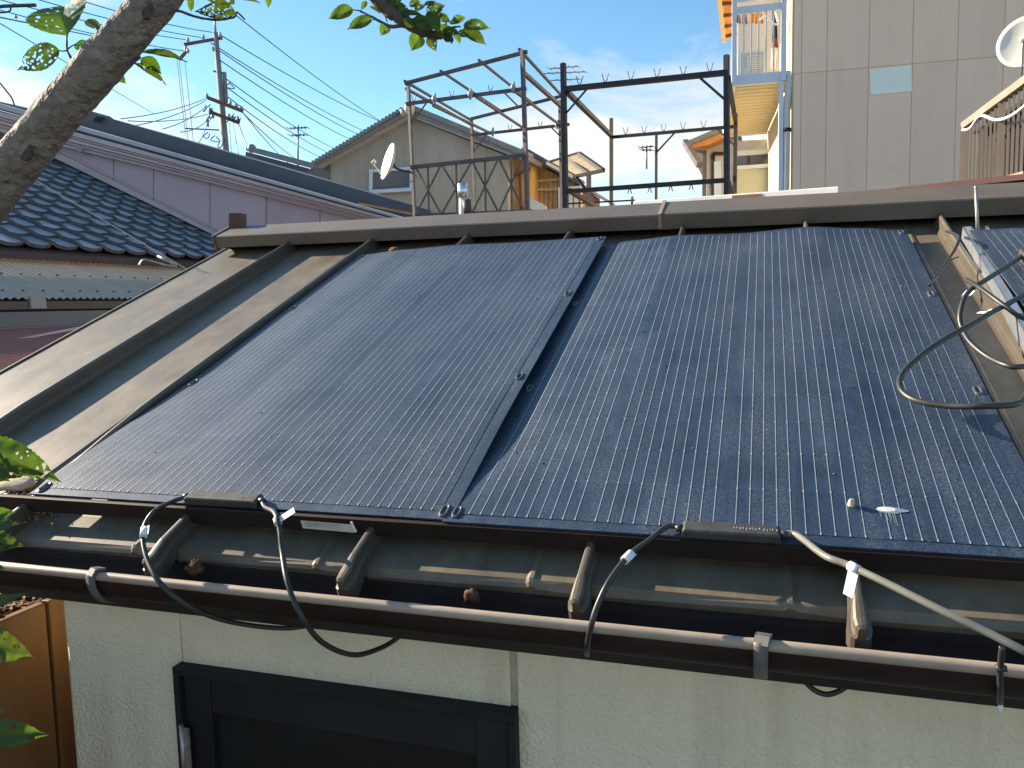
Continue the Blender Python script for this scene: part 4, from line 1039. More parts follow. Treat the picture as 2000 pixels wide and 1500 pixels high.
LB = ' of the three vertical drop wires left of the utility pole'
for k, (p, q) in enumerate((((345, 110), (362, 262)), ((349, 112), (368, 280)), ((361, 118), (378, 280)))):
    wire_(p, q, PD + 4, PD + 4, .012, ['leftmost', 'middle', 'rightmost'][k] + LB, 'drop wires beside the pole')
wire_((-10, 40), (300, 222), 16, 40, .012, 'thin diagonal wire passing behind the trunk to the dark roof', None)
w1 = wire_((-20, 30), (180, 70), 6, 9, .006, 'nearer wire with a small clamp in the upper left corner', None)
m = MB(); m.ball(at(31, 33, 6.6), .014, 8, 6); m.build('clamp', 'insulator', w1)
m = MB(); m.tube(smooth_path([at(-20, 20, 5), at(0, 13, 5), at(35, 11, 5), at(70, 10, 5)], 4), .011, 6); m.tube(smooth_path([at(20, 12, 5), at(20, 20, 5), at(10, 24, 5), at(-20, 24, 5)], 4), .006, 6)
tag(m.build('wire_anchor', 'wire_dark'), 'thick dark wire anchor at the upper left corner', 'wire anchor')
m = MB(); m.tube(smooth_path([at(-10, 150, 5), at(8, 172, 5), at(22, 190, 5), at(28, 205, 5)], 5), .005, 5); tag(m.build('loose_cable', 'wire_dark'), 'thin loose cable curving above the mauve roof at the left edge', 'cable')

# ------------------------------------------------------------------ television antennas
def antenna(px, py, pb, D, els, label, tilt=-.10):
    root = empty('tv_antenna', at(px, pb, D), label, 'antenna')
    m = MB(); m.tube([at(px, pb, D), at(px, py, D)], .022 * D / 20, 6); m.build('mast', 'hook_wire', root)
    for (dy, half, sl, n) in els:
        y = py + dy
        m = MB(); m.tube([at(px - half, y - sl * half, D), at(px + half, y + sl * half, D)], .016 * D / 20, 5)
        for k in range(n):
            x = px - half + 2 * half * k / (n - 1); yy = y + sl * (x - px)
            m.tube([at(x - 5, yy - 2, D - .3), at(x + 5, yy + 2, D + .3)], .010 * D / 20, 4)
        m.build('element_boom', 'hook_wire', root)
antenna(582, 244, 330, 40, [(6, 18, -.05, 6), (20, 15, -.05, 5)], 'roof television antenna silhouetted left of the gable house')
antenna(1101, 128, 230, 14, [(4, 28, -.08, 5), (14, 42, -.04, 6), (28, 30, -.05, 4)], 'television antenna behind the tall black frame post')
antenna(1263, 285, 330, 30, [(2, 12, -.1, 4), (8, 10, .0, 4)], 'small television antenna in the clouds behind the black frame')

# ------------------------------------------------------------------ gable house
YG = 13.0
gh = empty('gable_house', atY(860, 640, YG) + V((0, 3, -3)), 'olive-grey gable house with tiled verges behind the metal frames', 'house')
G = lambda x, y, d=0: atY(x, y, YG + d)
m = MB(); m.prism([G(646, 560), G(646, 318), G(797, 228), G(992, 305), G(992, 560)], V((0, 4, 0))); m.build('gable_wall', 'gable_wall', gh)
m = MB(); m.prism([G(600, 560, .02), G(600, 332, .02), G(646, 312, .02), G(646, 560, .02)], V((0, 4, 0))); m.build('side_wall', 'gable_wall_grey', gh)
m = MB(); m.prism([G(618, 324, -.25), G(797, 222, -.25), G(797, 213, -.25), G(614, 318, -.25)], V((0, 4.4, 0))); m.build('roof_slope', 'roof_tile_grey', gh)
m = MB(); m.prism([G(797, 222, -.25), G(1030, 312, -.25), G(1034, 304, -.25), G(797, 213, -.25)], V((0, 4.4, 0))); m.build('roof_slope', 'roof_tile_grey', gh)
m = MB(); m.prism([G(618, 327, -.2), G(797, 226, -.2), G(797, 222, -.2), G(618, 323, -.2)], V((0, .2, 0))); m.prism([G(797, 226, -.2), G(1028, 315, -.2), G(1028, 311, -.2), G(797, 222, -.2)], V((0, .2, 0))); m.build('bargeboard', 'white_edge', gh)
m = MB(); a, b = G(802, 210, -.1), G(1030, 303, -.1)
for k in range(34):
    P = a.lerp(b, k / 33); m.tube([P + V((0, -.2, 0)), P + V((0, .25, .02))], .05, 7)
a, b = G(622, 318, -.1), G(792, 216, -.1)
for k in range(26):
    P = a.lerp(b, k / 25); m.tube([P + V((0, -.2, -.02)), P + V((0, .25, -.02))], .042, 7)
m.build('verge_tiles', 'roof_tile_grey', gh)['kind'] = 'stuff'
m = MB(); P = G(800, 212, -.3); m.ball(P, .12, 12, 8, sq=(.9, .8, 1.2)); m.tube([P + V((-.12, 0, -.12)), P + V((-.15, 0, .0))], .05, 8); m.build('ridge_ornament', 'white_edge', gh)
fr = MB()
wx0, wx1, wy0, wy1 = 721, 804, 331, 376
fr.prism([G(wx0, wy0, -.06), G(wx1, wy0 - 5, -.06), G(wx1, wy0, -.06), G(wx0, wy0 + 6, -.06)], V((0, .06, 0))); fr.prism([G(wx0, wy1, -.06), G(wx1, wy1 - 5, -.06), G(wx1, wy1 - 10, -.06), G(wx0, wy1 - 5, -.06)], V((0, .06, 0)))
fr.prism([G(wx0, wy0 + 6, -.06), G(wx0 + 5, wy0 + 6, -.06), G(wx0 + 5, wy1 - 5, -.06), G(wx0, wy1 - 5, -.06)], V((0, .06, 0))); fr.prism([G(wx1 - 4, wy0 + 1, -.06), G(wx1, wy0 + 1, -.06), G(wx1, wy1 - 10, -.06), G(wx1 - 4, wy1 - 10, -.06)], V((0, .06, 0)))
win = fr.build('window', 'window_white', gh)
m = MB(); m.prism([G(wx0 + 4, wy0 + 5, -.02), G(wx1 - 4, wy0, -.02), G(wx1 - 4, wy1 - 9, -.02), G(wx0 + 4, wy1 - 4, -.02)], V((0, .015, 0))); m.build('pane', 'gable_wall_grey', win)
m = MB(); m.bar(G(wx0 - 4, wy1 + 1, -.08), G(wx1 + 3, wy1 - 4, -.08), .12, .03); m.build('sill', 'window_white', win)
# far tiled roof seen left of the gable house
fr_ = empty('far_tile_roof', atY(560, 420, 15), 'distant grey tiled roof between the dark roof and the gable house', 'roof')
m = MB(); m.prism([atY(480, 296, 15), atY(630, 336, 15), atY(640, 400, 15), atY(470, 400, 15)], V((0, 2.0, 0))); m.build('slope', 'slate', fr_)
m = MB(); a, b = atY(492, 293, 14.9), atY(630, 330, 14.9)
for k in range(30):
    P = a.lerp(b, k / 29); m.tube([P + V((0, -.15, 0)), P + V((0, .3, .03))], .055, 7)
m.ball(atY(492, 290, 14.8), .10, 10, 7); m.build('ridge_tiles', 'roof_tile_grey', fr_)['kind'] = 'stuff'

# ------------------------------------------------------------------ wood-clad house with a canopy
YH = 14.0
wh = empty('wood_house', atY(1060, 640, YH), 'small house with sunlit orange wooden walls behind the frames', 'house')
H = lambda x, y, d=0: atY(x, y, YH + d)
m = MB(); m.prism([H(990, 560, -.6), H(990, 300, -.6), H(1036, 306, -.6), H(1036, 560, -.6)], V((0, .6, 0))); m.build('side_bay', 'wood_wall', wh)
m = MB(); x = 1036
i = 0
while x < 1106:
    m2 = MB(); ytop = 312 + (x - 1030) * .52; m2.prism([H(x + .4, 560), H(x + .4, ytop), H(x + 8.2, ytop + 4.4), H(x + 8.2, 560)], V((0, .05 + .02 * (i % 2), 0))); m2.build('wall_board', 'wood_wall_pale' if i % 2 else 'wood_wall', wh); x += 8.8; i += 1
m = MB(); m.prism([H(1036, 560, .06), H(1036, 316, .06), H(1112, 352, .06), H(1112, 560, .06)], V((0, 3, 0))); m.build('wall_core', 'wood_wall', wh)
m = MB(); m.prism([H(1020, 300, -.3), H(1134, 362, -.3), H(1134, 356, -.3), H(1020, 293, -.3)], V((0, 3.6, 0))); m.build('roof', 'roof_tile_grey', wh)
m = MB(); a, b = H(1024, 294, -.3), H(1128, 354, -.3)
for k in range(18):
    P = a.lerp(b, k / 17); m.tube([P + V((0, -.05, 0)), P + V((0, .4, .02))], .055, 7)
m.build('verge_tiles', 'slate', wh)['kind'] = 'stuff'
m = MB(); m.bar(H(999, 345, -.66), H(1036, 330, -.66), .03, .05); m.bar(H(999, 345, -.66), H(1001, 420, -.66), .05, .05); m.bar(H(1016, 340, -.66), H(1018, 420, -.66), .04, .04); m.build('drain_pipe', 'scaffold_rust', wh)
m = MB(); m.prism([H(1034, 385, -.7), H(1066, 402, -.7), H(1066, 440, -.7), H(1034, 440, -.7)], V((0, .06, 0))); m.build('leaning_board', 'grey_white', wh)
m = MB(); m.bar(H(1030, 371, -.1), H(1108, 369, -.1), .05, .05); m.bar(H(1030, 355, -.1), H(1100, 350, -.1), .04, .04); m.build('wall_rail', 'wood_wall_pale', wh)
m = MB(); m.box(H(1090, 366, -.35), V((.42, 0, 0)), V((0, .2, 0)), V((0, 0, -.6))); m.build('white_cabinet', 'grey_white', wh)
ca = empty('canopy', at(1130, 420, 12), 'translucent yellowish corrugated canopy on thin dark posts', 'canopy')
c4_ = [at(1068, 318, 12.2), at(1131, 296, 11.9), at(1181, 331, 10.9), at(1122, 346, 11.2)]
m = MB()
def cs(a, b):
    p = c4_[0].lerp(c4_[1], a); q = c4_[3].lerp(c4_[2], a); r = p.lerp(q, b); return r + V((0, 0, .012 * math.sin(b * 75)))
m.grid(cs, 6, 90); m.build('corrugated_sheet', 'canopy', ca)
def cbar(p, q, D0, D1, w_, nm, mt='scaffold_black'):
    m = MB(); m.bar(at(*p, D0), at(*q, D1), w_, w_); m.build(nm, mt, ca)
cbar((1072, 318), (1131, 300), 12.15, 11.85, .05, 'frame'); cbar((1131, 300), (1178, 333), 11.85, 10.85, .055, 'frame'); cbar((1110, 311), (1151, 339), 12, 11, .05, 'frame'); cbar((1122, 345), (1178, 333), 11.15, 10.85, .045, 'frame'); cbar((1070, 318), (1122, 345), 12.15, 11.15, .05, 'frame')
cbar((1150, 339), (1150, 405), 11, 11, .05, 'post'); cbar((1126, 345), (1143, 368), 11.1, 11.1, .03, 'brace')

# ------------------------------------------------------------------ metal drying frames on the terraces
def frame(name, label, segs, mt):
    root = empty(name, at(segs[0][0][0], 640, segs[0][2]), label, 'metal frame')
    for (p, q, D0, D1, w_, nm) in segs:
        w_ *= .68
        m = MB(); m.bar(at(*p, D0), at(*q, D1), w_, w_); m.build(nm, mt if nm != 'rusty_beam' else 'scaffold_rust', root)
    return root
def hook(root, px, py, D, s_=1.0, flip=1):
    m = MB()
    for d in (-1, 1):
        m.tube(smooth_path([at(px, py, D), at(px + d * 4 * s_, py - 8 * s_ * flip, D), at(px + d * 4.5 * s_, py - 12 * s_ * flip, D), at(px + d * 7 * s_, py - 19 * s_ * flip, D)], 4), .0045, 5)
    m.build('wire_hook', 'hook_wire', root)
LD, RD, BD, BR = 7.9, 7.45, 9.55, 9.0
f1 = frame('drying_frame', 'tall grey-brown metal pipe frame with a slanting top in front of the gable house', [
    ((797, 160), (815, 520), LD, LD, .042, 'post'), ((1020, 98), (1034, 520), RD, RD, .050, 'post'), ((921, 234), (932, 520), BD, BD, .042, 'post'), ((1093, 196), (1100, 520), BR, BR, .042, 'post'),
    ((791, 163), (1030, 101), LD, RD, .045, 'top_beam'), ((917, 233), (1100, 187), BD, BR, .045, 'top_beam'),
    ((793, 203), (1028, 173), LD, RD, .045, 'beam'), ((921, 264), (1112, 243), BD, BR, .042, 'beam'),
    ((790, 158), (922, 236), LD, BD, .032, 'rafter'), ((860, 138), (980, 218), LD - .13, BD - .13, .030, 'rafter'), ((935, 117), (1042, 203), LD - .27, BD - .27, .030, 'rafter'), ((1014, 96), (1100, 190), RD, BR, .034, 'rafter'),
    ((793, 173), (923, 245), LD, BD, .034, 'side_rail'), ((1022, 142), (1096, 208), RD, BR, .052, 'side_rail'),
    ((846, 206), (962, 262), LD - .1, BD - .1, .034, 'drying_pole'), ((930, 189), (1022, 250), LD - .2, BD - .2, .032, 'drying_pole'), ((1005, 178), (1092, 243), RD, BR, .032, 'drying_pole'),
    ((833, 201), (805, 240), LD, LD, .02, 'brace'), ((950, 263), (926, 296), BD, BD, .02, 'brace'), ((1077, 249), (1093, 265), BR, BR, .02, 'brace'), ((984, 180), (1012, 208), RD, RD, .02, 'brace'),
    ((803, 327), (1030, 303), LD, RD, .052, 'guard_rail'), ((812, 421), (1040, 412), LD, RD, .045, 'bottom_rail')], 'scaffold_grey')
# crossed guard panels
xs = [812, 862, 922, 974, 1024]
for i, (a, b) in enumerate(zip(xs, xs[1:])):
    Da = LD + (RD - LD) * (a - 797) / 223; Db = LD + (RD - LD) * (b - 797) / 223
    ya, yb = 327 - (a - 803) * .105, 327 - (b - 803) * .105; la, lb = 421 - (a - 812) * .04, 421 - (b - 812) * .04
    for p, q in (((a, ya), (b, lb)), ((b, yb), (a, la))):
        m = MB(); m.bar(at(*p, Da if p[0] == a else Db), at(*q, Da if q[0] == a else Db), .016, .016); m.build('cross_brace', 'scaffold_grey', f1)
    m = MB(); m.bar(at((a + b) / 2 - 1, (ya + yb) / 2, (Da + Db) / 2), at((a + b) / 2 + 1, (la + lb) / 2, (Da + Db) / 2), .014, .014); m.build('baluster', 'scaffold_grey', f1)
for x, y, D in ((808, 199, LD), (882, 190, 7.75), (958, 180, 7.6)): hook(f1, x, y, D, .7)
for x, y, D in ((928, 262, BD), (996, 255, 9.35), (1055, 249, 9.15)): hook(f1, x, y, D, .6)
for x, y, D in ((848, 193, 7.8), (918, 184, 7.65), (1002, 171, 7.5), (962, 258, 9.4), (1088, 243, 9.05)):
    m = MB(); P = at(x, y, D - .04); m.ball(P, .028, 8, 6, sq=(1, .8, 1.2)); m.tube([P + V((0, 0, -.05)), P + V((.01, 0, .05))], .012, 6); m.build('pole_holder', 'insulator', f1)
A1, A2, B1, B2 = 7.3, 6.75, 9.5, 8.75
f2 = frame('drying_frame', 'tall black metal frame with hooks on its beams left of the apartment balcony', [
    ((1100, 124), (1107, 520), A1, A1, .062, 'post'), ((1419, 108), (1420, 520), A2, A2, .062, 'post'), ((1194, 231), (1194, 520), B1, B1, .050, 'post'), ((1282, 262), (1281, 520), 9.2, 9.2, .036, 'post'), ((1437, 222), (1434, 520), B2, B2, .050, 'post'),
    ((1104, 174), (1418, 142), A1, A2, .066, 'beam'), ((1194, 268), (1437, 247), B1, B2, .050, 'beam'),
    ((1108, 180), (1194, 265), A1, B1, .062, 'side_beam'), ((1422, 152), (1437, 238), A2, B2, .060, 'side_beam'),
    ((1106, 374), (1420, 352), A1, A2, .056, 'guard_rail'), ((1421, 352), (1436, 388), A2, B2, .05, 'rusty_beam'), ((1112, 372), (1178, 412), A1, B1, .06, 'rusty_beam'),
    ((1148, 172), (1105, 222), A1, A1, .026, 'brace'), ((1366, 151), (1414, 193), A2, A2, .026, 'brace'), ((1318, 259), (1284, 296), 9.1, 9.2, .024, 'brace'), ((1400, 251), (1434, 284), 8.85, B2, .024, 'brace'),
    ((1108, 398), (1240, 391), 9.5, 9.3, .025, 'low_rail'), ((1132, 376), (1132, 415), 9.5, 9.5, .03, 'baluster'), ((1145, 380), (1145, 415), 9.5, 9.5, .02, 'baluster'), ((1158, 384), (1158, 415), 9.5, 9.5, .02, 'baluster'), ((1120, 382), (1120, 415), 9.5, 9.5, .02, 'baluster'), ((1235, 384), (1234, 412), 9.3, 9.3, .03, 'baluster')], 'scaffold_black')
for x, y in ((1132, 167), (1182, 162), (1232, 157), (1283, 152), (1334, 147), (1386, 141)): hook(f2, x, y, A1 + (A2 - A1) * (x - 1100) / 320, .95)
for x, y in ((1222, 263), (1258, 260), (1296, 257), (1334, 253), (1374, 250)): hook(f2, x, y, B1 + (B2 - B1) * (x - 1194) / 243, .75)
for x, y in ((1230, 368), (1269, 366), (1310, 363), (1350, 360), (1390, 357)): hook(f2, x, y, A1 + (A2 - A1) * (x - 1100) / 320, .55, -1)

# ------------------------------------------------------------------ satellite dishes
def dish(name, center, axis, R, depth, label, feed_len, mount):
    root = empty(name, center, label, 'satellite dish'); ax = axis.normalized(); ref = V((0, 0, 1)); sx = ref.cross(ax).normalized(); sy = ax.cross(sx)
    m = MB(); n, k = 36, 7; vs = []
    for th_ in (0, -.012):
        for i in range(k + 1):
            r = i / k
            for j in range(n):
                t = 2 * math.pi * j / n; vs.append(center + (sx * math.cos(t) * .92 + sy * math.sin(t)) * R * r + ax * (depth * r * r + th_))
    o2 = (k + 1) * n
    fs = [(i * n + j, i * n + (j + 1) % n, (i + 1) * n + (j + 1) % n, (i + 1) * n + j) for i in range(k) for j in range(n)]
    fs += [(o2 + i * n + j, o2 + (i + 1) * n + j, o2 + (i + 1) * n + (j + 1) % n, o2 + i * n + (j + 1) % n) for i in range(k) for j in range(n)]
    fs += [(k * n + j, k * n + (j + 1) % n, o2 + k * n + (j + 1) % n, o2 + k * n + j) for j in range(n)]
    m.add(vs, fs, 0, True); m.build('reflector', 'dish_white', root)
    m = MB(); e0 = center - sy * R * .95 + ax * depth; e1 = center + ax * feed_len - sy * R * .35; m.tube([e0, e1], R * .035, 8); m.build('feed_arm', 'dish_white', root)
    m = MB(); m.tube([e1 - ax * R * .10 + sy * R * .02, e1 + ax * R * .06 + sy * R * .1], [R * .11, R * .13], 10); m.build('receiver', 'dish_white', root)
    m = MB(); m.tube(smooth_path([center - ax * .02, center - ax * R * .35 - sy * R * .2, mount], 5), R * .06, 8); m.build('mount_arm', 'scaffold_black', root)
    m = MB(); m.tube(smooth_path([e1, e1 - V((0, 0, R * .9)), e0 - V((0, 0, R * .5)), mount - V((0, 0, R * .4)), mount], 6), R * .02, 5); m.build('lead', 'wire_dark', root)
    return root
dish('satellite_dish', at(765, 318, 7.6), CR * -.86 - CF * .42 + CU * .22, .178, .045, 'cream satellite dish on the grey frame in front of the gable house window', .17, at(808, 338, LD))
dish('satellite_dish', at(2008, 86, 4.6), CR * -.62 - CF * .70 + CU * .25, .168, .04, 'white satellite dish at the upper right edge above the slatted railing', .13, at(2030, 130, 4.5))

# ------------------------------------------------------------------ apartment block with panelled end wall
AD = 9.0
P0 = at(1548, 200, AD); ex = V((.9966, .082, 0)).normalized(); ey = V((-ex.y, ex.x, 0)); an = -ey
apt = empty('apartment_block', V((P0.x, P0.y, -2.25)) + ex * 2 + ey * 2, 'apartment block with a beige panelled end wall and a pale blue steel balcony', 'building')
def A_(px, py, d=0): return onpl(px, py, P0 + an * d, an)
def aloc(p): q_ = p - P0; return q_.dot(ex), q_.z
jx = [aloc(A_(x, 100))[0] for x in (1550, 1565.5, 1615, 1697, 1782, 1870, 1960, 2052, 2146)]
jz = aloc(A_(1700, 132))[1]
zbot, ztop = -2.25 - P0.z, 5.2
for a, b in zip(jx, jx[1:]):
    for z0, z1_ in ((zbot, jz), (jz, jz + 3.0), (jz + 3.0, ztop)):
        m = MB(); m.box(P0 + ex * (a + .004) + V((0, 0, z0 + .004)), ex * (b - a - .008), an * .007, V((0, 0, z1_ - z0 - .008))); m.build('wall_panel', 'siding', apt)
core = MB(); core.box(P0 + ex * jx[0] + V((0, 0, zbot)), ex * (jx[-1] - jx[0]), ey * 6, V((0, 0, ztop - zbot))); core.build('wall_core', 'siding_gap', apt)
m = MB(); m.box(P0 + ex * (jx[0] - .012) + V((0, 0, zbot)) - an * .02, ex * .010, ey * 6, V((0, 0, ztop - zbot))); m.build('side_wall', 'cream_wall', apt)
m = MB(); pp = [A_(1699, 136, .009), A_(1780, 127, .009), A_(1781, 178, .009), A_(1700, 186, .009)]; m.prism(pp, an * .006); m.build('patch', 'patch_blue', apt)
m = MB(); pp = [A_(1735, 317, .0075), A_(1774, 316, .0075), A_(1774, 333, .0075), A_(1735, 334, .0075)]; m.prism(pp, an * .004); m.build('access_hatch', 'siding', apt)
# balcony on the left side
def B_(px, py, D): return at(px, py, D)
bw = (B_(1548, 150, AD) - B_(1433, 150, AD)).length
bl = P0 + ex * (jx[0] - bw); zfl = aloc(A_(1490, 150))[1]
bal = MB()
fz = .115
bal.box(bl + ey * .05 + V((0, 0, zfl - fz / 2)), ex * (bw - .02), an * -.06, V((0, 0, fz)))
bal.box(bl + ey * .12 + V((0, 0, zfl - fz / 2)), ex * .05, ey * 2.9, V((0, 0, fz))); bal.box(bl + ey * 3.0 + V((0, 0, zfl - fz / 2)), ex * (bw - .02), ey * .06, V((0, 0, fz)))
balc = bal.build('balcony', 'balcony_blue', apt)
for k in range(17):
    m = MB(); y = .13 + k * .168; m.prism([bl + ex * .055 + ey * y + V((0, 0, zfl - .035)), bl + ex * .055 + ey * (y + .04) + V((0, 0, zfl - .06)), bl + ex * .055 + ey * (y + .12) + V((0, 0, zfl - .06)), bl + ex * .055 + ey * (y + .16) + V((0, 0, zfl - .035)), bl + ex * .055 + ey * (y + .16) + V((0, 0, zfl - .02)), bl + ex * .055 + ey * y + V((0, 0, zfl - .02))], ex * (bw - .09)); m.build('deck_rib', 'cream_deck', balc)
for (xo, ww) in ((.0, .05), (bw - .13, .055)):
    m = MB(); m.box(bl + ex * xo + ey * .03 + V((0, 0, zfl - .05)), ex * ww, an * -.06, V((0, 0, 2.4))); m.build('post', 'balcony_blue', balc)
zr = aloc(A_(1490, 19))[1]
for dz, hh in ((0, .075), (.13, .05)):
    m = MB(); m.box(bl + ex * .05 + ey * .045 + V((0, 0, zr + dz)), ex * (bw - .18), an * -.04, V((0, 0, hh))); m.build('rail', 'balcony_blue', balc)
for k in range(5):
    m = MB(); x = .05 + (bw - .18) * (k + 1) / 6; m.box(bl + ex * (x - .008) + ey * .055 + V((0, 0, zfl + .04)), ex * .016, an * -.02, V((0, 0, zr - zfl - .04))); m.build('baluster', 'balcony_blue', balc)
m = MB(); m.box(bl + ex * (bw - .15) + ey * .03 + V((0, 0, zbot)), ex * .05, ey * .05, V((0, 0, zfl - zbot - .06))); m.build('support_post', 'balcony_blue', apt)
m = MB(); a = P0 + ex * (jx[0] - .06) + ey * .05; m.tube([a + V((0, 0, zbot)), a + V((0, 0, zfl - .35)), a + V((.02, 0, zfl - .15)), a + V((.03, 0, zfl))], .038, 12); m.tube([a + V((0, 0, zfl - .62)), a + V((0, 0, zfl - .58))], .046, 12, mi=1); m.build('down_pipe', ['grey_white', 'scaffold_black'], apt)
# back wall of the balcony bay with shutter, and floor below
m = MB(); m.box(bl + ex * .10 + ey * .75 + V((0, 0, zfl + .04)), ex * (bw - .12), ey * .06, V((0, 0, 1.6))); m.build('screen_wall', 'grey_white', apt)
m = MB(); m.box(bl + ex * .13 + ey * .70 + V((0, 0, zfl + .10)), ex * .27, ey * .04, V((0, 0, .38)))
sh_ = m.build('shutter', 'shutter_blue', apt)
for k in range(7):
    m = MB(); m.box(bl + ex * .20 + ey * .694 + V((0, 0, zfl + .28 + k * .025)), ex * .17, ey * .006, V((0, 0, .009))); m.build('louvre', 'grey_white', sh_)
m = MB(); b2 = bl + ey * 3.1; m.box(b2 + ex * .02 + V((0, 0, zbot)), ex * (bw - .02), ey * .08, V((0, 0, zfl - zbot - .12))); m.build('lower_wall', 'house_plaster', apt)
def LW(px, py, d=0): return onpl(px, py, b2 + an * d, an)
def plate(pts, mt, nm, d=.03, th=.03, par=apt):
    m = MB(); m.prism([LW(*p, d) for p in pts], an * th); return m.build(nm, mt, par)
plate([(1436, 296), (1514, 291), (1514, 300), (1436, 305)], 'balcony_blue', 'lower_beam', .10, .05)
plate([(1436, 305), (1514, 300), (1514, 322), (1436, 326)], 'window_glass', 'lower_window', .02, .02)
plate([(1461, 303), (1464, 303), (1464, 324), (1461, 324)], 'scaffold_black', 'window_mullion', .045, .03)
plate([(1436, 325), (1514, 320), (1514, 327), (1436, 332)], 'balcony_blue', 'lower_rail', .10, .05)
plate([(1436, 333), (1514, 328), (1514, 440), (1436, 440)], 'pale_green', 'lower_screen', .06, .03)
m = MB(); m.box(b2 + ex * -.12 + V((0, 0, zbot)), ex * .10, ey * .05, V((0, 0, zfl - zbot - .4))); m.build('pillar', 'balcony_blue', apt)
# wooden eave above, seen from below
ev_ = MB(); zt_ = aloc(A_(1420, 0))[1] + .22
e_ = [at(1404, -60, 9.5), at(1440, -60, 9.5), at(1440, 72, 12.4), at(1418, 78, 12.4)]
ev_.prism(e_, V((0, 0, .05))); eave = ev_.build('eave_soffit', 'orange_wood', apt)
for k in range(6):
    t = .06 + k * .17; a = e_[0].lerp(e_[3], t); b = e_[1].lerp(e_[2], t); m = MB(); m.bar(a - V((0, 0, .02)), b - V((0, 0, .02)), .05, .04); m.build('rafter', 'post_wood', eave)
m = MB(); m.bar(e_[0] - ex * .03, e_[3] - ex * .03, .06, .09); m.build('eave_edge', 'cream_wall', eave)
m = MB(); m.box(bl + ex * .06 + ey * .85 + V((0, 0, zfl + 1.0)), ex * (bw - .1), ey * .05, V((0, 0, .9))); m.build('wood_screen', 'orange_wood', apt)
# washing on the balcony
def cloth(px, py, qx, qy, D, mt, label, fold=5, amp=.012):
    a, b = at(px, py, D), at(qx, qy, D); w_ = (at(qx, py, D) - a); h_ = V((0, 0, b.z - a.z)); nrm = w_.cross(V((0, 0, 1))).normalized()
    m = MB(); m.grid(lambda s, t: a + w_ * s + h_ * t + nrm * amp * math.sin(fold * 6.28 * s + t) * (.4 + t) + w_ * .04 * math.sin(5 * t + s * 3) , 24, 8)
    tag(m.build('hanging_cloth', mt, solid=.004), label, 'laundry', 'washing hanging on the balcony')
cloth(1437, 24, 1446, 45, 9.3, 'cloth_pink', 'pinkish brown towel at the left end of the balcony washing', 2)
cloth(1449, 24, 1459, 46, 9.3, 'cloth_pink', 'striped brown towel beside the left end of the balcony washing', 2)
cloth(1462, 20, 1490, 44, 9.35, 'cloth_orange', 'bright orange cloth hanging on the balcony', 3)
cloth(1508, 22, 1518, 80, 9.3, 'cloth_dark', 'dark garment hanging near the right post of the balcony', 2)
cloth(1509, 76, 1519, 92, 9.28, 'cloth_red', 'red cloth below the dark garment on the balcony', 2)
cloth(1506, 95, 1519, 134, 9.3, 'cloth_white', 'white cloth hanging low on the balcony', 2)
cloth(1523, 86, 1531, 138, 9.32, 'cloth_white', 'cream cloth beside the right balcony post', 2)
m = MB(); m.tube(smooth_path([at(1437, 140, 9.2), at(1437, 60, 9.2), at(1441, 47, 9.2)], 4), .016, 6); tag(m.build('pale_pipe', 'cloth_white'), 'pale pipe standing at the left post of the balcony', 'pipe')
m = MB(); m.tube(smooth_path([at(1484, 38, 9.15), at(1495, 33, 9.15), at(1503, 41, 9.15), at(1512, 47, 9.15), at(1519, 44, 9.15), at(1513, 18, 9.15)], 5), .012, 6); tag(m.build('hose', 'cloth_white'), 'white hose curled over the balcony rail', 'hose')

# small white house behind the frames
sh2 = empty('white_house', at(1400, 640, 16), 'small white plastered house with a tiled eave left of the apartment balcony', 'house')
S2 = lambda x, y, d=0: atY(x, y, 15.5 + d)
m = MB(); m.prism([S2(1380, 520), S2(1380, 275), S2(1440, 250), S2(1440, 520)], V((0, 4, 0))); m.build('wall', 'house_plaster', sh2)
m = MB(); m.prism([S2(1340, 276, -.5), S2(1444, 232, -.5), S2(1444, 243, -.5), S2(1342, 285, -.5)], V((0, 4.6, 0))); m.build('roof', 'roof_tile_grey', sh2)
m = MB(); m.prism([S2(1348, 284, -.45), S2(1440, 246, -.45), S2(1440, 258, -.45), S2(1380, 284, -.45), S2(1352, 289, -.45)], V((0, .42, 0))); m.build('soffit', 'orange_wood', sh2)
m = MB(); m.bar(S2(1338, 277, -.5), S2(1366, 322, -1.6), .10, .10); m.build('eave_gutter', 'scaffold_grey', sh2)
m = MB(); m.bar(S2(1346, 292, -.6), S2(1376, 297, -.2), .05, .05); m.bar(S2(1376, 296, -.2), S2(1375, 420, -.2), .06, .06); m.build('down_pipe', 'rail_back', sh2)
w_ = MB(); w_.bar(S2(1392, 300, -.04), S2(1440, 300, -.04), .05, .06); w_.bar(S2(1393, 300, -.04), S2(1393, 430, -.04), .06, .05); w_ = w_.build('window', 'scaffold_black', sh2)
m = MB(); m.prism([S2(1395, 303, -.02), S2(1440, 303, -.02), S2(1440, 430, -.02), S2(1395, 430, -.02)], V((0, .015, 0))); m.build('pane', 'grey_white', w_)

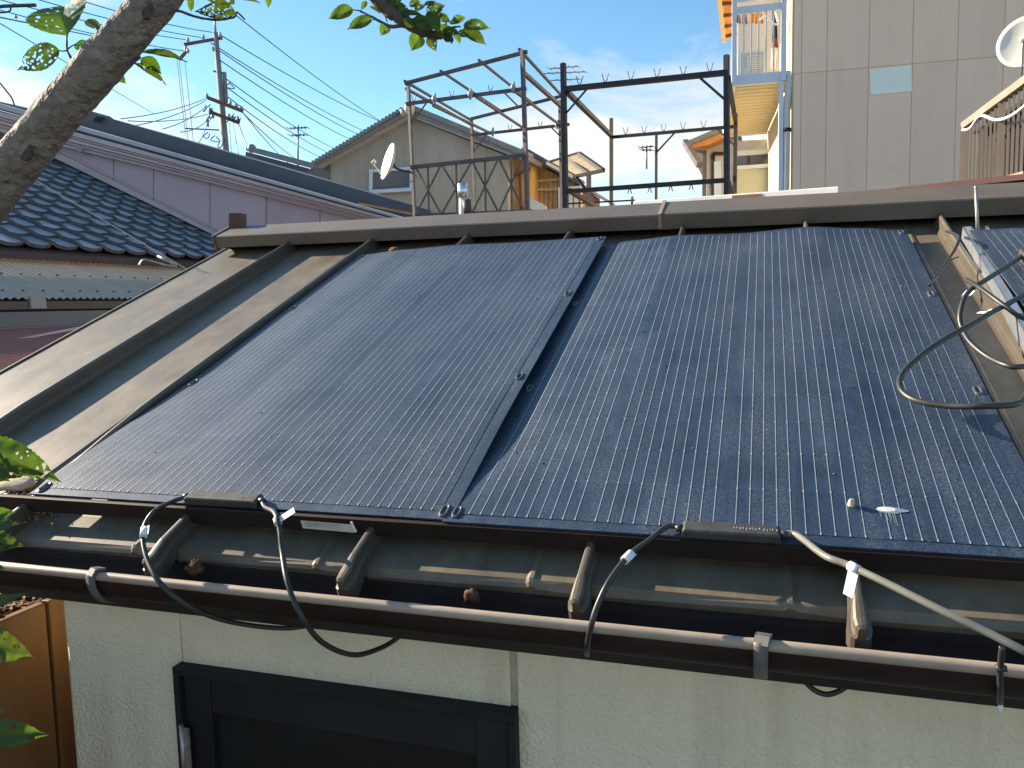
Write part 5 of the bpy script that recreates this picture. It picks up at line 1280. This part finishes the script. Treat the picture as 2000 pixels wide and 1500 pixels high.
# ------------------------------------------------------------------ slatted railing at the right
rl = empty('slatted_railing', at(1960, 620, 4.9), 'brown slatted metal stair railing at the right edge under the dish', 'railing')
RA, RB = at(1884, 246, 5.5), at(2012, 152, 4.36); BA, BB = V((RA.x, RA.y, at(1884, 372, 5.5).z)), V((RB.x, RB.y, at(2012, 338, 4.36).z))
m = MB(); m.bar(RA, RB, .05, .045); m.build('top_rail', 'rail_brown', rl)
m = MB(); m.bar(BA, BB, .035, .04); m.build('bottom_rail', 'rail_brown', rl)
m = MB(); m.bar(RA, BA - V((0, 0, .4)), .045, .045); m.build('post', 'rail_brown', rl)
t_ = .62; m = MB(); m.bar(RA.lerp(RB, t_), BA.lerp(BB, t_), .035, .035); m.build('post', 'rail_brown', rl)
for k in range(1, 15):
    t_ = k / 15
    m = MB(); m.bar(RA.lerp(RB, t_), BA.lerp(BB, t_), .013, .013); m.build('slat', 'rail_brown', rl)
bkv = V((.12, .16, 0)); m = MB(); m.prism([RA + bkv, RB + bkv, BB + bkv, BA + bkv], V((.02, .03, 0))); m.build('gap_shade_sheet', 'rail_shadow', rl)  # sheet coloured near black to stand for the shade between the slats
m = MB(); m.tube(smooth_path([at(1880, 254, 5.35), at(1895, 250, 5.2), at(1915, 226, 5.0), at(1945, 234, 4.7), at(1975, 226, 4.45), at(2010, 200, 4.3)], 6), .009, 6); tag(m.build('hose', 'cloth_white'), 'cream cable looped along the slatted railing', 'cable')

# ------------------------------------------------------------------ things just behind the ridge
wp = empty('white_parapet', at(1440, 420, 3.0), 'long white painted metal edge with a rust patch behind the ridge', 'roof edge')
a, b = at(1238, 393, 3.25), at(1638, 364, 2.75)
m = MB(); m.box(a - V((0, 0, .03)), b - a, V((.02, .35, .0)), V((0, 0, .030))); m.build('edge', 'white_paint', wp, bevel=.003)
m = MB(); c0, c1 = a.lerp(b, .52), a.lerp(b, .66); m.box(c0 + V((0, -.003, -.018)), c1 - c0, V((0, .003, 0)), V((0, 0, .012))); m.build('rust_patch', 'rust', wp)
m = MB(); m.box(a - V((0, -.02, .45)), b - a, V((.02, .3, .0)), V((0, 0, .41))); m.build('wall', 'rail_back', wp)
rr_ = empty('redbrown_roof', at(1850, 420, 3.3), 'low red-brown metal roof edge behind the ridge at the right', 'roof')
a, b = at(1685, 374, 3.4), at(2060, 334, 2.9)
m = MB(); m.box(a - V((0, 0, .02)), b - a, V((.02, .9, .03)), V((0, 0, .022))); m.build('edge', 'redbrown_roof', rr_)
m = MB(); m.box(a - V((0, -.03, .5)), b - a, V((.02, .8, 0)), V((0, 0, .47))); m.build('wall', 'rail_back', rr_)
ch = empty('flue_pipe', at(905, 470, 4.6), 'white flue pipe with a shiny cap standing behind the ridge', 'flue')
m = MB(); m.tube([at(904, 470, 4.6), at(903, 388, 4.6)], .020, 16); m.build('pipe', 'white_paint', ch)
m = MB(); m.tube([at(904, 386, 4.6), at(903, 359, 4.6)], .029, 16); m.build('cap', 'aluminium', ch)
m = MB(); m.tube([at(914, 421, 4.4), at(911, 391, 4.4)], .024, 14); tag(m.build('brown_canister', 'mauve_dark'), 'dark brown canister beside the white flue pipe', 'canister')
